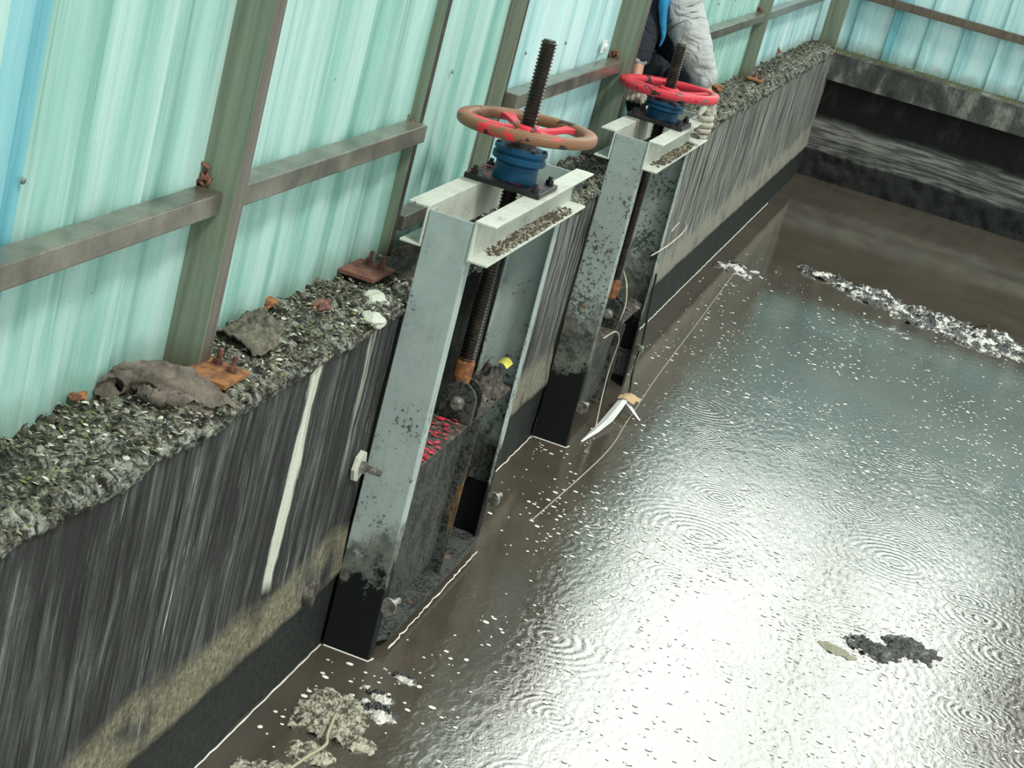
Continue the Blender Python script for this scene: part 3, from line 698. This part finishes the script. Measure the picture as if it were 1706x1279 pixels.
# mud and paint flakes on the gates
def heap(c, L, Wd, ang, hmax, name, mat, seed=0, cut=0.0, res=46, bz=0.0, nsc=9, sink=0.004, edge=1.0, parent=None, thick=True):
    ca, sa = math.cos(ang), math.sin(ang); c = Vector(c); mb = MB(); idx = {}; H = {}
    nx, ny = res, max(8, int(res*Wd/L)+4)
    for i in range(nx+1):
        for j in range(ny+1):
            u = (i/nx-0.5)*2; v = (j/ny-0.5)*2
            e = 1-(u*u+v*v)**0.5
            x = u*L/2; y = v*Wd/2
            h = e*edge+0.55*fbm(x*nsc+seed*5.1, y*nsc+seed*2.7, seed, 4)-cut
            H[i, j] = (x, y, h)
    def vid(i, j, top=True):
        if (i, j) not in idx:
            x, y, h = H[i, j]; wx = c.x+ca*x-sa*y; wy = c.y+sa*x+ca*y
            z = c.z+bz+hmax*max(-0.12, min(1, h*1.5))*(0.55+0.75*abs(fbm(x*nsc*3+seed, y*nsc*3, seed+4, 3)))-(sink if h < 0.05 else 0)
            idx[i, j] = len(mb.v); mb.v.append((wx, wy, z))
        return idx[i, j]
    for i in range(nx):
        for j in range(ny):
            if sum(1 for a, b_ in ((0, 0), (1, 0), (1, 1), (0, 1)) if H[i+a, j+b_][2] > 0) >= 3:
                mb.f.append((vid(i, j), vid(i+1, j), vid(i+1, j+1), vid(i, j+1))); mb.mi.append(0)
    return mb.build(name, mat, parent, smooth=True)
hp = heap((0.10, -0.42, -0.56), 0.30, 0.16, 1.5, 0.10, 'mud_clump', M['mud'], 3, 0.0, 30); tag(hp, 'domed clump of grey mud on the nearest gate leaf beside the stem lug', 'mud', kind='stuff')
hp = heap((0.11, 2.33, -0.785), 0.32, 0.13, 1.5, 0.03, 'mud_clump', M['mud'], 5, 0.0, 24); tag(hp, 'thin tan mud on top of the farther gate leaf', 'mud', kind='stuff')
for lo, hi, zz_, lab in (((0.168, -1.40), (0.236, -0.30), 0.195, 'dirt lying on the lower flange of the nearest crossbeam'), ((0.172, 1.35), (0.236, 2.3), 0.139, 'dirt lying on the lower flange of the farther crossbeam')):
    mb = MB()
    for i in range(700):
        x = random.uniform(lo[0]+0.01, hi[0]-0.004); y = random.triangular(lo[1], hi[1], (lo[1]+hi[1])/2); s = random.uniform(0.003, 0.010)
        mb.add([(x-s, y-s, zz_), (x+s, y-s*0.6, zz_), (x+s*0.7, y+s, zz_), (x-s*0.8, y+s, zz_), (x, y, zz_+s*0.9)], [(0, 1, 4), (1, 2, 4), (2, 3, 4), (3, 0, 4)], i % 3 > 0)
    tag(mb.build('beam_dirt', [M['litter2'], M['litter1']]), lab, 'dirt', kind='stuff')
mb = MB()
for i in range(130):
    if i < 90: x, y, z = random.uniform(0.05, 0.16), random.uniform(-1.38, -0.85), -0.558
    else: x, y, z = random.uniform(-0.05, 0.21), random.uniform(-0.94, -0.70), 0.343
    if i >= 90 and (x-0.09)**2+(y+0.82)**2 < 0.0095: continue
    s = random.uniform(0.006, 0.016); a = random.uniform(0, 6)
    mb.add([(x+s*math.cos(a+q), y+s*0.6*math.sin(a+q), z+0.003+random.uniform(0, 0.006)) for q in (0, 1.6, 3.1, 4.7)], [(0, 1, 2, 3)])
tag(mb.build('paint_flakes', M['redp']), 'red paint flakes scattered on the nearest gate', 'paint flakes', kind='stuff')
o = MB().grid(lambda a, b_: (0.10+0.05*a, -0.36+0.09*b_-0.03*a, -0.462+0.012*math.sin(a*PI)), 5, 4).build('fallen_leaf', M['yel']); so_ = o.modifiers.new('t', 'SOLIDIFY'); so_.thickness = 0.001
tag(origin(o, (0.12, -0.33, -0.47)), 'small yellow leaf on the mud clump of the nearest gate', 'leaf')

for c_, L_, W_, a_, h_, sd_, m_, lab in (((-0.13, 0.95, 0.01), 0.5, 0.22, 1.57, 0.07, 41, 'sludged', 'black rubbish heap on the ledge between the two gates'),
        ((-0.12, -0.95, 0.01), 0.8, 0.18, 1.57, 0.05, 42, 'mud', 'brown dirt bank on the ledge behind the nearest gate beams')):
    hp = heap(c_, L_, W_, a_, h_, 'debris_heap', M[m_], sd_, 0.0, 80, 0, 14); tag(hp, lab, 'rubbish', kind='stuff')
# wall anchor left of the first gate and a lug on the wall
t = thing('wall_anchor', 'round rusty washer plate with nut and bolt left of the nearest gate frame', 'bolt', (0.0, -1.56, -0.56))
MB().lathe([(0.055, 0), (0.055, 0.012), (0.05, 0.014)], (0.004, -1.575, -0.56), (1, 0, 0), 8).build('washer_plate', M['chalk'], t)
MB().lathe([(0.050, 0), (0.050, 0.006)], (-0.002, -1.565, -0.56), (1, 0, 0), 8).build('backing_plate', M['rust'], t)
MB().hexnut((0.018, -1.575, -0.56), (1, 0, 0), 0.022, 0.018).build('nut', M['bolt'], t)
MB().lathe([(0.012, 0), (0.012, 0.06)], (0.03, -1.575, -0.56), (1, 0, 0), 12).build('shank', M['bolt'], t)
o = MB().lathe([(0.045, -0.02), (0.05, 0.0), (0.042, 0.025), (0.022, 0.03), (0.018, 0.012)], (0.012, -1.82, -0.93), (1, 0.1, 0.1), 18).jitter(0.006, 18).build('wall_boss', M['mud'], smooth=True)
tag(origin(o, (0.012, -1.82, -0.93)), 'muddy round boss sticking out of the wall near the foot', 'pipe stub')

# ------------------------------------------------------------------ rags and rubbish on the ledge
t = thing('work_glove', 'crumpled grey-brown knit glove lying on the ledge at the nearest post', 'glove', (-0.12, -2.93, 0.02))
def loft(mb, rows, nu, nv, seed=0, amp=0.012):
    # rows: (centre, half width, half height, side vector)
    def fn(a, b_):
        q = a*(len(rows)-1); i = min(int(q), len(rows)-2); u = q-i; u = u*u*(3-2*u)
        c = Vector(rows[i][0]).lerp(Vector(rows[i+1][0]), u); w_ = rows[i][1]*(1-u)+rows[i+1][1]*u; h_ = rows[i][2]*(1-u)+rows[i+1][2]*u
        s_ = Vector(rows[i][3]).lerp(Vector(rows[i+1][3]), u).normalized(); th = 2*PI*b_
        n_ = 1+0.22*fbm(a*5+seed, math.cos(th)*2, math.sin(th)*2)
        return c+s_*w_*math.cos(th)*n_+Vector((0, 0, 1))*h_*math.sin(th)*n_+Vector((0, 0, amp*fbm(a*9, b_*9, seed)))
    return mb.grid(fn, nu, nv)
loft(MB(), [((-0.245, -3.06, 0.045), 0.045, 0.034, (0.3, 1, 0)), ((-0.20, -3.03, 0.05), 0.075, 0.040, (0.3, 1, 0)), ((-0.14, -2.99, 0.05), 0.11, 0.045, (0.4, 1, 0)), ((-0.08, -2.95, 0.04), 0.10, 0.036, (0.4, 1, 0)), ((-0.03, -2.92, 0.025), 0.09, 0.024, (0.5, 1, 0)), ((0.015, -2.90, -0.01), 0.075, 0.012, (0.6, 1, 0))], 70, 40, 2).build('palm', M['rag'], t, smooth=True)
loft(MB(), [((-0.16, -3.10, 0.03), 0.02, 0.018, (0, 1, 0)), ((-0.11, -3.11, 0.03), 0.03, 0.022, (0, 1, 0)), ((-0.06, -3.06, 0.03), 0.04, 0.02, (0.3, 1, 0)), ((-0.02, -3.0, 0.01), 0.04, 0.014, (0.5, 1, 0))], 40, 18, 7).build('thumb', M['rag'], t, smooth=True)
loft(MB(), [((-0.225, -3.165, 0.03), 0.052, 0.032, (0.6, 1, 0)), ((-0.22, -3.14, 0.045), 0.055, 0.036, (0.6, 1, 0)), ((-0.20, -3.09, 0.04), 0.05, 0.03, (0.6, 1, 0))], 24, 24, 5, 0.005).build('cuff', M['rag'], t, smooth=True)
mb = MB()
mb.grid(lambda a, b_: (-0.25+0.16*a+0.02*math.sin(b_*5), -2.40+0.28*b_-0.10*a, 0.022+0.016*fbm(a*5, b_*5, 8)+0.006*math.sin(a*PI)-0.03*max(0, a-0.8)), 44, 44)
o = mb.build('cloth_scrap', M['ragd'], smooth=True); so_ = o.modifiers.new('t', 'SOLIDIFY'); so_.thickness = 0.006
tag(origin(o, (-0.18, -2.27, 0.02)), 'dark ragged scrap of cloth on the ledge between the two nearest posts', 'rag')
t.scale = (0.85, 0.72, 0.9)
for (x, y, z, s, m, lab, nm) in ((-0.245, -3.19, 0.02, 0.022, 'rust', 'orange rust flake at the fence foot left of the knit glove', 'rust_flake'),
        (-0.25, -2.05, 0.02, 0.03, 'rust', 'orange rust lump at the fence foot behind the cloth scrap', 'rust_flake'),
        (-0.13, -1.90, 0.02, 0.03, 'rust2', 'long dark red rust sliver in the middle of the ledge', 'rust_flake'),
        (-0.06, -1.60, 0.0, 0.05, 'chalk', 'white lime lump on the ledge edge left of the nearest gate', 'lime_lump'),
        (0.0, -1.78, -0.01, 0.045, 'chalk', 'yellowish white lump hanging on the ledge edge', 'lime_lump'),
        (-0.20, 5.5, 0.03, 0.05, 'rust', 'orange rust lump on the ledge beyond the red wheel', 'rust_flake'),
        (-0.26, 8.6, 0.06, 0.06, 'rust2', 'dark rusty bolt stub on the far ledge', 'bolt_stub')):
    bm = bmesh.new(); bmesh.ops.create_icosphere(bm, subdivisions=3, radius=1)
    for v in bm.verts:
        d = 1+0.5*mn.noise(v.co*1.3+Vector((x*9, y, 0))); v.co = Vector((v.co.x*s*d*0.8, v.co.y*s*d*(1.6 if nm == 'rust_flake' else 1), v.co.z*s*0.55*d))
    me = bpy.data.meshes.new(nm); bm.to_mesh(me); bm.free(); me.materials.append(M[m])
    o = bpy.data.objects.new(nm, me); col.objects.link(o); o.location = (x, y, z); tag(o, lab, 'rust flake' if 'rust' in nm else ('lime lump' if 'lime' in nm else 'bolt'))

# ------------------------------------------------------------------ things floating on the water
def leafy(c, L, Wd, ang, h, name, lab, seed, mat='leafm', cat='leaf', cut=0.12):
    o = heap(c, L, Wd, ang, h, name, M[mat], seed, cut, 60, 0.0, 26 if L < 0.3 else 8)
    tag(origin(o, c), lab, cat); return o
leafy((0.225, -1.93, WZ), 0.24, 0.31, 0.1, 0.034, 'floating_leaf', 'largest crumpled pale leaf floating in the lower left corner', 1, cut=-0.1)
leafy((0.345, -2.04, WZ), 0.15, 0.10, -0.2, 0.022, 'floating_leaf', 'oblong pale leaf right of the bent stalk', 2, cut=0.05)
leafy((0.335, -1.80, WZ), 0.16, 0.12, -0.5, 0.022, 'floating_leaf', 'dark mottled leaf right of the largest pale leaf', 3, 'sludge', cut=0.05)
leafy((0.300, -1.70, WZ), 0.15, 0.07, -0.35, 0.020, 'floating_leaf', 'narrow mottled leaf floating above the dark mottled leaf', 4, 'sludge', cut=0.02)
leafy((0.315, -1.525, WZ), 0.14, 0.05, -0.25, 0.018, 'floating_leaf', 'small narrow leaf nearest the foot of the gate frame', 5, 'sludge', cut=0.02)
leafy((0.255, -2.19, WZ), 0.16, 0.13, 0.3, 0.022, 'floating_leaf', 'leaf left of the bent stalk elbow', 6, cut=0.05)
leafy((0.20, -2.40, WZ), 0.22, 0.20, 0.4, 0.024, 'floating_leaf', 'leaf at the bottom edge left of the stalk', 7, cut=0.02)
leafy((0.36, -2.32, WZ), 0.20, 0.14, 0.0, 0.022, 'floating_leaf', 'leaf at the bottom edge right of the stalk', 8, cut=0.02)
o = MB().tube(spline([(0.245, -1.98, WZ+0.035), (0.268, -2.10, WZ+0.03), (0.285, -2.16, WZ+0.028), (0.262, -2.27, WZ+0.025), (0.235, -2.42, WZ+0.02)], 6), 0.0055, 8).build('leaf_stalk', M['twig'], smooth=True)
tag(origin(o, (0.26, -2.2, WZ)), 'bent pale stalk lying across the floating leaves', 'stalk')
leafy((1.665, -0.02, WZ), 0.17, 0.09, -0.35, 0.012, 'floating_debris', 'smooth green-grey leaf, left of the dark debris on the bright water', 9, 'litter2', 'debris', cut=-0.05)
leafy((1.80, 0.12, WZ), 0.24, 0.17, -0.35, 0.025, 'floating_debris', 'middle dark curled piece of debris on the bright water', 10, 'sludged', 'debris', cut=0.0)
leafy((1.945, 0.26, WZ), 0.26, 0.24, -0.2, 0.022, 'floating_debris', 'right blackish ragged piece of debris on the bright water', 11, 'sludged', 'debris', cut=0.06)
for i, (x, y, L, Wd, a, s) in enumerate(((0.80, 6.75, 0.55, 0.22, -0.10, 21), (1.18, 6.62, 0.60, 0.50, -0.15, 22), (1.60, 6.45, 0.62, 0.62, -0.1, 23), (2.02, 6.35, 0.62, 0.75, -0.1, 24), (2.45, 6.30, 0.60, 0.60, -0.1, 25))):
    o = heap((x, y, WZ), L, Wd*1.15, a, 0.05, 'scum_raft', M['sludge'], s, 0.10, 110, 0, 9)
    tag(o, ['narrow left tip of the long sludge raft', 'second clump of the sludge raft from its left tip', 'dark thick middle clump of the sludge raft', 'broad pale clump of the sludge raft by the bent reed', 'right end of the sludge raft at the picture edge'][i], 'sludge', kind='stuff')
o = heap((0.24, 6.1, WZ), 0.42, 0.45, -0.1, 0.035, 'scum_raft', M['sludge'], 31, 0.25, 60, 0, 10); tag(o, 'small separate patch of scum near the long wall', 'sludge', kind='stuff')
o = heap((1.40, 5.75, WZ), 0.50, 0.30, -0.2, 0.015, 'scum_raft', M['sludge'], 33, 0.42, 60, 0, 11); tag(o, 'thin broken scum streak in front of the sludge raft', 'sludge', kind='stuff')
o = MB().tube([(1.93, 6.5, WZ+0.03), (2.02, 6.42, WZ+0.10), (2.09, 6.30, WZ+0.01)], 0.008, 6).build('bent_reed', M['litter1']); tag(origin(o, (2.0, 6.4, WZ)), 'bent brown reed sticking out of the sludge raft', 'reed')
# foam flecks
mb = MB(); n_ = 0
while n_ < 4200:
    x = random.uniform(0.06, 2.9); y = random.triangular(-2.9, 6.8, 0.2)
    dn = 0.5+0.9*fbm(x*2.2, y*1.2, 2, 3)
    if random.random() > dn: continue
    if x < 0.22 and (G1-.05 < y < -0.1 or G2-.05 < y < 2.6): continue
    n_ += 1
    s = random.choice((0.0025, 0.003, 0.004, 0.0055, 0.008)) * random.uniform(0.7, 1.15); a = random.uniform(-0.5, 0.2); e = random.uniform(1, 1.9)
    mb.add([(x+s*e*math.cos(q)*math.cos(a)-s*math.sin(q)*math.sin(a), y+s*e*math.cos(q)*math.sin(a)+s*1.3*math.sin(q)*math.cos(a), WZ+0.002) for q in [k*PI/3 for k in range(6)]]+[(x, y, WZ+0.004)],
           [(k, (k+1) % 6, 6) for k in range(6)])
tag(mb.build('foam_flecks', M['foam']), 'tiny white foam flecks drifting on the water', 'foam', kind='stuff')
mb = MB()
for ya, yb in ((-4.2, G1-0.01), (-0.19, G2-0.01), (2.56, 9.0)):
    n_ = int((yb-ya)/0.04)
    mb.tube([(0.012+0.004*fbm(q*0.9, ya), ya+(yb-ya)*q/n_, WZ+0.001) for q in range(n_+1)], 0.0035, 5, rs=[0.0020+0.0025*abs(fbm(q*0.5, 3.0)) for q in range(n_+1)])
for y0 in (G1, G2): mb.tube([(0.02, y0-0.003, WZ), (0.186, y0-0.003, WZ), (0.193, y0+0.03, WZ)], 0.003, 5)
mb.tube([(0.21+0.006*fbm(q*0.7, 8), -1.36+1.05*q/40, WZ+0.001) for q in range(41)], 0.003, 5, rs=[0.0015+0.003*abs(fbm(q*0.6, 5.0)) for q in range(41)])
tag(mb.build('foam_line', M['foam']), 'thin white foam line where the water meets the wall', 'foam', kind='stuff')

# torn white strip, cables and wires at the farther gate
t = thing('torn_strip', 'torn white plastic strip with tan end floating under the farther gate', 'plastic strip', (0.25, 1.75, WZ))
mb = MB()
pts = [((0.226, 1.36, WZ+0.004), 0.004), ((0.245, 1.55, WZ+0.010), 0.022), ((0.26, 1.75, WZ+0.02), 0.030), ((0.265, 1.93, WZ+0.04), 0.028), ((0.27, 2.06, WZ+0.065), 0.024)]
for (a, wa), (b_, wb) in zip(pts, pts[1:]):
    a = Vector(a); b_ = Vector(b_); s_ = Vector((1, 0, 0.3))
    mb.add([a-s_*wa, a+s_*wa, b_+s_*wb, b_-s_*wb, a+Vector((0, 0, 0.008)), b_+Vector((0, 0, 0.008))], [(0, 1, 2, 3), (0, 4, 5, 3), (1, 4, 5, 2)])
mb.build('blade', M['white'], t)
MB().grid(lambda a, b_: (0.24+0.09*a+0.01*b_, 2.03+0.14*b_, WZ+0.075-0.03*abs(a-0.4)+0.012*math.sin(b_*6)), 6, 6).build('tan_end', M['tan'], t)
MB().grid(lambda a, b_: (0.29+0.10*a, 2.02-0.05*a+0.06*b_*(1-0.7*a), WZ+0.055-0.05*a), 6, 3).build('side_tongue', M['white'], t)
def cable(pts, r, name, mat, lab, cat='cable', seg=6):
    o = MB().tube(spline(pts, 8), r, seg).build(name, mat, smooth=True); return tag(origin(o, pts[-1]), lab, cat)
cable([(0.192, 2.46, -0.60), (0.20, 2.50, -0.80), (0.215, 2.52, -1.0), (0.225, 2.42, -1.15), (0.235, 2.45, WZ-0.02)], 0.007, 'dark_cable', M['hose'], 'dark green cable hanging off the farther gate into the water')
cable([(0.165, 1.52, -0.765), (0.20, 1.62, -0.74), (0.215, 1.70, -0.80), (0.205, 1.72, -0.95), (0.215, 1.68, -1.1), (0.24, 1.60, WZ-0.01)], 0.0035, 'loose_wire', M['wire'], 'thin pale wire looping from the farther gate lug down to the water', 'wire')
cable([(0.10, 1.95, -0.52), (0.15, 1.86, -0.56), (0.175, 1.84, -0.66), (0.168, 1.82, -0.76)], 0.0045, 'loose_wire', M['wire'], 'pale wire bow bent over the farther gate lug', 'wire')
cable([(0.17, 2.25, -0.47), (0.20, 2.50, -0.45), (0.22, 2.75, -0.42), (0.20, 3.00, -0.42), (0.14, 3.15, -0.44), (0.12, 3.05, -0.49)], 0.004, 'loose_wire', M['wire'], 'pale wire sticking out sideways past the farther gate frame', 'wire')
cable([(0.226, 5.9, WZ+0.004), (0.27, 4.2, WZ+0.004), (0.30, 2.9, WZ+0.004), (0.34, 1.9, WZ+0.004), (0.36, 1.3, WZ+0.003), (0.30, 0.2, WZ+0.003)], 0.0022, 'floating_string', M['wire'], 'long thin string lying on the water along the wall', 'string')

# ------------------------------------------------------------------ worker
def skin(name, V, E, R, mat, parent, sub=2, disp=0, dsz=0.06):
    off = Vector(parent['_w']) if parent is not None else Vector((0, 0, 0))
    me = bpy.data.meshes.new(name); me.from_pydata([tuple(Vector(v)-off) for v in V], E, []); me.materials.append(mat)
    o = bpy.data.objects.new(name, me); col.objects.link(o); o.parent = parent
    sk = o.modifiers.new('skin', 'SKIN'); sk.use_smooth_shade = True
    sv = me.skin_vertices[0].data if me.skin_vertices else None
    if sv is None:
        bm = bmesh.new(); bm.from_mesh(me); bm.verts.layers.skin.verify(); bm.to_mesh(me); bm.free(); sv = me.skin_vertices[0].data
    for i, r_ in enumerate(R): sv[i].radius = r_ if isinstance(r_, tuple) else (r_, r_); sv[i].use_root = (i == 0)
    sb = o.modifiers.new('sub', 'SUBSURF'); sb.levels = sub; sb.render_levels = sub
    if disp:
        tx = bpy.data.textures.new(name+'_folds', 'CLOUDS'); tx.noise_scale = dsz
        d = o.modifiers.new('folds', 'DISPLACE'); d.texture = tx; d.strength = disp; d.mid_level = 0.5
    return o
pt = thing('person', 'worker in grey sleeves and dark trousers crouching at the farther gate, glove on its beam', 'person', (-0.10, 2.75, 0.0))
pel = (-0.06, 2.86, 0.36); wa = (-0.09, 2.80, 0.50); ch = (-0.12, 2.66, 0.74); nk0 = (-0.10, 2.56, 0.93); nk = (-0.09, 2.50, 1.01); hd0 = (-0.08, 2.44, 1.10); hd1 = (-0.07, 2.41, 1.20); hd2 = (-0.07, 2.44, 1.26)
hl = (0.03, 2.84, 0.34); kl = (0.02, 2.42, 0.42); al = (-0.02, 2.72, 0.08); tl = (-0.02, 2.55, 0.045)
hr = (-0.15, 2.84, 0.34); kr = (-0.17, 2.40, 0.44); ar = (-0.17, 2.68, 0.08); tr = (-0.17, 2.50, 0.045)
sl = (-0.10, 2.47, 0.98); el = (0.03, 2.33, 0.66); wl = (0.228, 2.30, 0.365); pl_ = (0.234, 2.29, 0.30)
sr = (-0.20, 2.52, 0.90); er = (-0.19, 2.30, 0.62); wr_ = (-0.13, 2.12, 0.38); pr_ = (-0.105, 2.07, 0.345)
V = [pel, wa, ch, nk0, nk, hd0, hd1, hd2, hl, kl, al, tl, hr, kr, ar, tr, sl, el, wl, pl_, sr, er, wr_, pr_]
E_ = [(0, 1), (1, 2), (2, 3), (3, 4), (4, 5), (5, 6), (6, 7), (0, 8), (8, 9), (9, 10), (10, 11), (0, 12), (12, 13), (13, 14), (14, 15), (3, 16), (16, 17), (17, 18), (18, 19), (3, 20), (20, 21), (21, 22), (22, 23)]
R_ = [0.12, 0.105, 0.11, 0.09, 0.05, 0.075, 0.085, 0.06, 0.075, 0.055, 0.04, 0.035, 0.075, 0.055, 0.04, 0.035, 0.055, 0.04, 0.028, 0.026, 0.055, 0.04, 0.028, 0.026]
skin('body', V, E_, R_, M['skin'], pt)
# face features and hair
nose = MB().lathe([(0.004, 0.0), (0.012, 0.012), (0.016, 0.03), (0.006, 0.042)], (-0.068, 2.338, 1.19), (0, 0.25, -1), 12); nose.build('nose', M['skin'], pt, smooth=True)
for sx in (-1, 1):
    MB().lathe([(0.001, -0.010), (0.009, -0.006), (0.011, 0), (0.009, 0.006), (0.001, 0.010)], (-0.069+sx*0.03, 2.352, 1.175), (1, 0, 0), 12).build('eye', M['hair'], pt, smooth=True)
    MB().lathe([(0.004, -0.006), (0.022, -0.004), (0.026, 0.003), (0.010, 0.007)], (-0.069+sx*0.088, 2.43, 1.17), (sx, 0, 0), 14).build('ear', M['skin'], pt, smooth=True)
MB().tube([(-0.09, 2.352, 1.108), (-0.069, 2.346, 1.105), (-0.048, 2.352, 1.108)], 0.005, 6).build('mouth', M['redp'], pt, smooth=True)
mb = MB()
mb.grid(lambda a, b_: Vector((-0.07, 2.452, 1.195))+Vector((math.cos(a*2*PI)*math.sin(b_*1.75), math.sin(a*2*PI)*math.sin(b_*1.75)*1.1, math.cos(b_*1.75)*0.95))*(0.100+0.004*fbm(a*20, b_*9)), 36, 12).build('hair', M['hair'], pt, smooth=True)
# shirt: torso and both sleeves; ends above the wrists
cl_ = (0.208, 2.303, 0.425); cr_ = (-0.145, 2.16, 0.44)
V = [(-0.09, 2.84, 0.42), (-0.125, 2.66, 0.74), nk0, sl, (-0.075, 2.38, 0.80), el, (0.125, 2.315, 0.54), cl_, sr, (-0.20, 2.41, 0.76), er, cr_]
E_ = [(0, 1), (1, 2), (2, 3), (3, 4), (4, 5), (5, 6), (6, 7), (2, 8), (8, 9), (9, 10), (10, 11)]
skin('shirt', V, E_, [0.128, 0.128, 0.10, 0.115, 0.118, 0.112, 0.088, 0.045, 0.085, 0.08, 0.07, 0.045], M['shirt'], pt, 3, 0.03, 0.07)
for f_ in (0.30, 0.42, 0.54):
    c = Vector((-0.075, 2.38, 0.80)).lerp(Vector(el), f_*1.5)
    ax = (Vector(el)-Vector((-0.075, 2.38, 0.80))).normalized()
    MB().lathe([(0.100, -0.003), (0.1055, 0), (0.100, 0.003)], c, ax, 40, cap=False).build('sleeve_stripe', M['band'], pt, smooth=True)
# trousers and blue vest hem
V = [pel, hl, (0.03, 2.60, 0.40), kl, (0.0, 2.60, 0.22), (-0.02, 2.70, 0.12), hr, (-0.16, 2.60, 0.40), kr, (-0.17, 2.58, 0.22), (-0.17, 2.66, 0.12), wa]
E_ = [(0, 1), (1, 2), (2, 3), (3, 4), (4, 5), (0, 6), (6, 7), (7, 8), (8, 9), (9, 10), (0, 11)]
skin('trousers', V, E_, [0.145, 0.095, 0.09, 0.082, 0.07, 0.06, 0.095, 0.09, 0.082, 0.07, 0.06, 0.14], M['navy'], pt, 2, 0.02, 0.07)
for a_, b_ in ((al, tl), (ar, tr)):
    skin('boot', [Vector(a_)+Vector((0, 0.03, -0.01)), Vector(a_)+Vector((0, 0, -0.025)), b_, Vector(b_)+Vector((0, -0.07, -0.005)), Vector(a_)+Vector((0, 0.01, 0.06))], [(0, 1), (1, 2), (2, 3), (1, 4)], [0.045, 0.05, 0.045, 0.035, 0.055], M['boot'], pt)
skin('vest', [(-0.09, 2.84, 0.44), (-0.125, 2.66, 0.72), (-0.13, 2.56, 0.90)], [(0, 1), (1, 2)], [0.145, 0.145, 0.12], M['navy'], pt, 2, 0.02, 0.07)
skin('shaded_sleeve', [sr, (-0.20, 2.41, 0.76), er, cr_], [(0, 1), (1, 2), (2, 3)], [0.10, 0.095, 0.085, 0.056], M['navy'], pt, 2, 0.015, 0.07)  # added dark sleeve: shade on this arm put into the cloth colour
o = MB().tube(spline([(-0.10, 2.335, 0.98), (-0.125, 2.27, 0.80), (-0.108, 2.265, 0.70), (-0.082, 2.262, 0.62), (-0.085, 2.262, 0.56)], 8), 0.02, 10, rs=[0.036-0.032*q/32 for q in range(33)]).build('vest_edge', M['vest'], pt, smooth=True)
# gloves with five fingers gripping
def glove(wr, palm, fdir, tips, thumb, name='glove'):
    V = [Vector(wr), Vector(wr).lerp(Vector(palm), 0.5), Vector(palm)]; E_ = [(0, 1), (1, 2)]; R_ = [0.034, 0.042, (0.050, 0.036)]
    g = skin(name, V, E_, R_, M['glove'], pt, 2, 0.006, 0.03)
    MB().lathe([(0.036, -0.012), (0.040, -0.008), (0.040, 0.010), (0.036, 0.014)], Vector(wr), Vector(palm)-Vector(wr), 18, cap=False).build('cuff', M['glove'], g_par, smooth=True)
    for ch_ in tips+[thumb]:
        V = [Vector(p) for p in ch_]
        skin('finger', V, [(q, q+1) for q in range(len(V)-1)], [0.0165, 0.0160, 0.0150, 0.0120][:len(V)], M['glove'], pt, 2)
g_par = pt
P0 = Vector((0.250, 2.285, 0.275)); tips = []
for q in range(4):
    z_ = 0.292-0.031*q; x_ = (0, 0.006, 0.002, -0.008)[q]
    tips.append([(0.266+x_, 2.285, z_), (0.270+x_, 2.240, z_-0.004), (0.236+x_, 2.218, z_-0.008), (0.200+x_, 2.232, z_-0.012)])
glove((0.230, 2.30, 0.375), P0, None, tips, [(0.225, 2.265, 0.335), (0.215, 2.225, 0.318), (0.205, 2.200, 0.292)])
P1 = Vector((-0.10, 2.065, 0.345)); tips = []
for q, ln in enumerate((1.0, 1.1, 1.05, 0.85)):
    x_ = -0.135+0.025*q
    tips.append([(x_, 2.055, 0.340), (x_+0.005, 2.015, 0.325), (x_+0.01, 1.995, 0.30), (x_+0.01, 2.0, 0.285+0.01/ln)])
glove((-0.13, 2.12, 0.385), P1, None, tips, [(-0.075, 2.08, 0.34), (-0.05, 2.05, 0.325), (-0.04, 2.02, 0.31)])

# ------------------------------------------------------------------ what the water mirrors beyond the fence
o = MB().tube([(1.60, 14.0, -0.1), (1.60, 14.0, 3.5), (1.62, 14.0, 7.5)], 0.10, 14, rs=[0.15, 0.14, 0.12]).build('utility_pole', M['conc2'], smooth=True)
tag(origin(o, (1.6, 14.0, -0.1)), 'round grey utility pole beyond the far fence', 'pole')
random.seed(5)
t = thing('broadleaf_tree', 'dark broadleaf tree far beyond the end fence, mirrored at the right of the water', 'tree', (6.4, 20.0, -0.1))
MB().tube([(6.4, 20, -0.1), (6.45, 20, 2.5), (6.3, 20.1, 5.5)], 0.3, 12, rs=[0.32, 0.25, 0.14]).build('trunk', M['litter1'], t, smooth=True)
mb = MB()
for i in range(2600):
    d = Vector((random.gauss(0, 1), random.gauss(0, 1), random.gauss(0, 1))).normalized()*random.uniform(0.75, 1.0)
    c = Vector((6.4, 20, 6.2))+Vector((d.x*2.5, d.y*2.2, d.z*3.4)); c += 0.5*mn.noise_vector(c*0.7)
    s_ = random.uniform(0.18, 0.38); u = Vector((random.gauss(0, 1), random.gauss(0, 1), random.gauss(0, 1))).normalized(); v = u.orthogonal().normalized()
    mb.add([c-u*s_, c+v*s_*0.6, c+u*s_, c-v*s_*0.6], [(0, 1, 2, 3)])
mb.build('foliage', M['tree'], t, recalc=False)
for ob in bpy.data.objects:
    if '_w' in ob: del ob['_w']
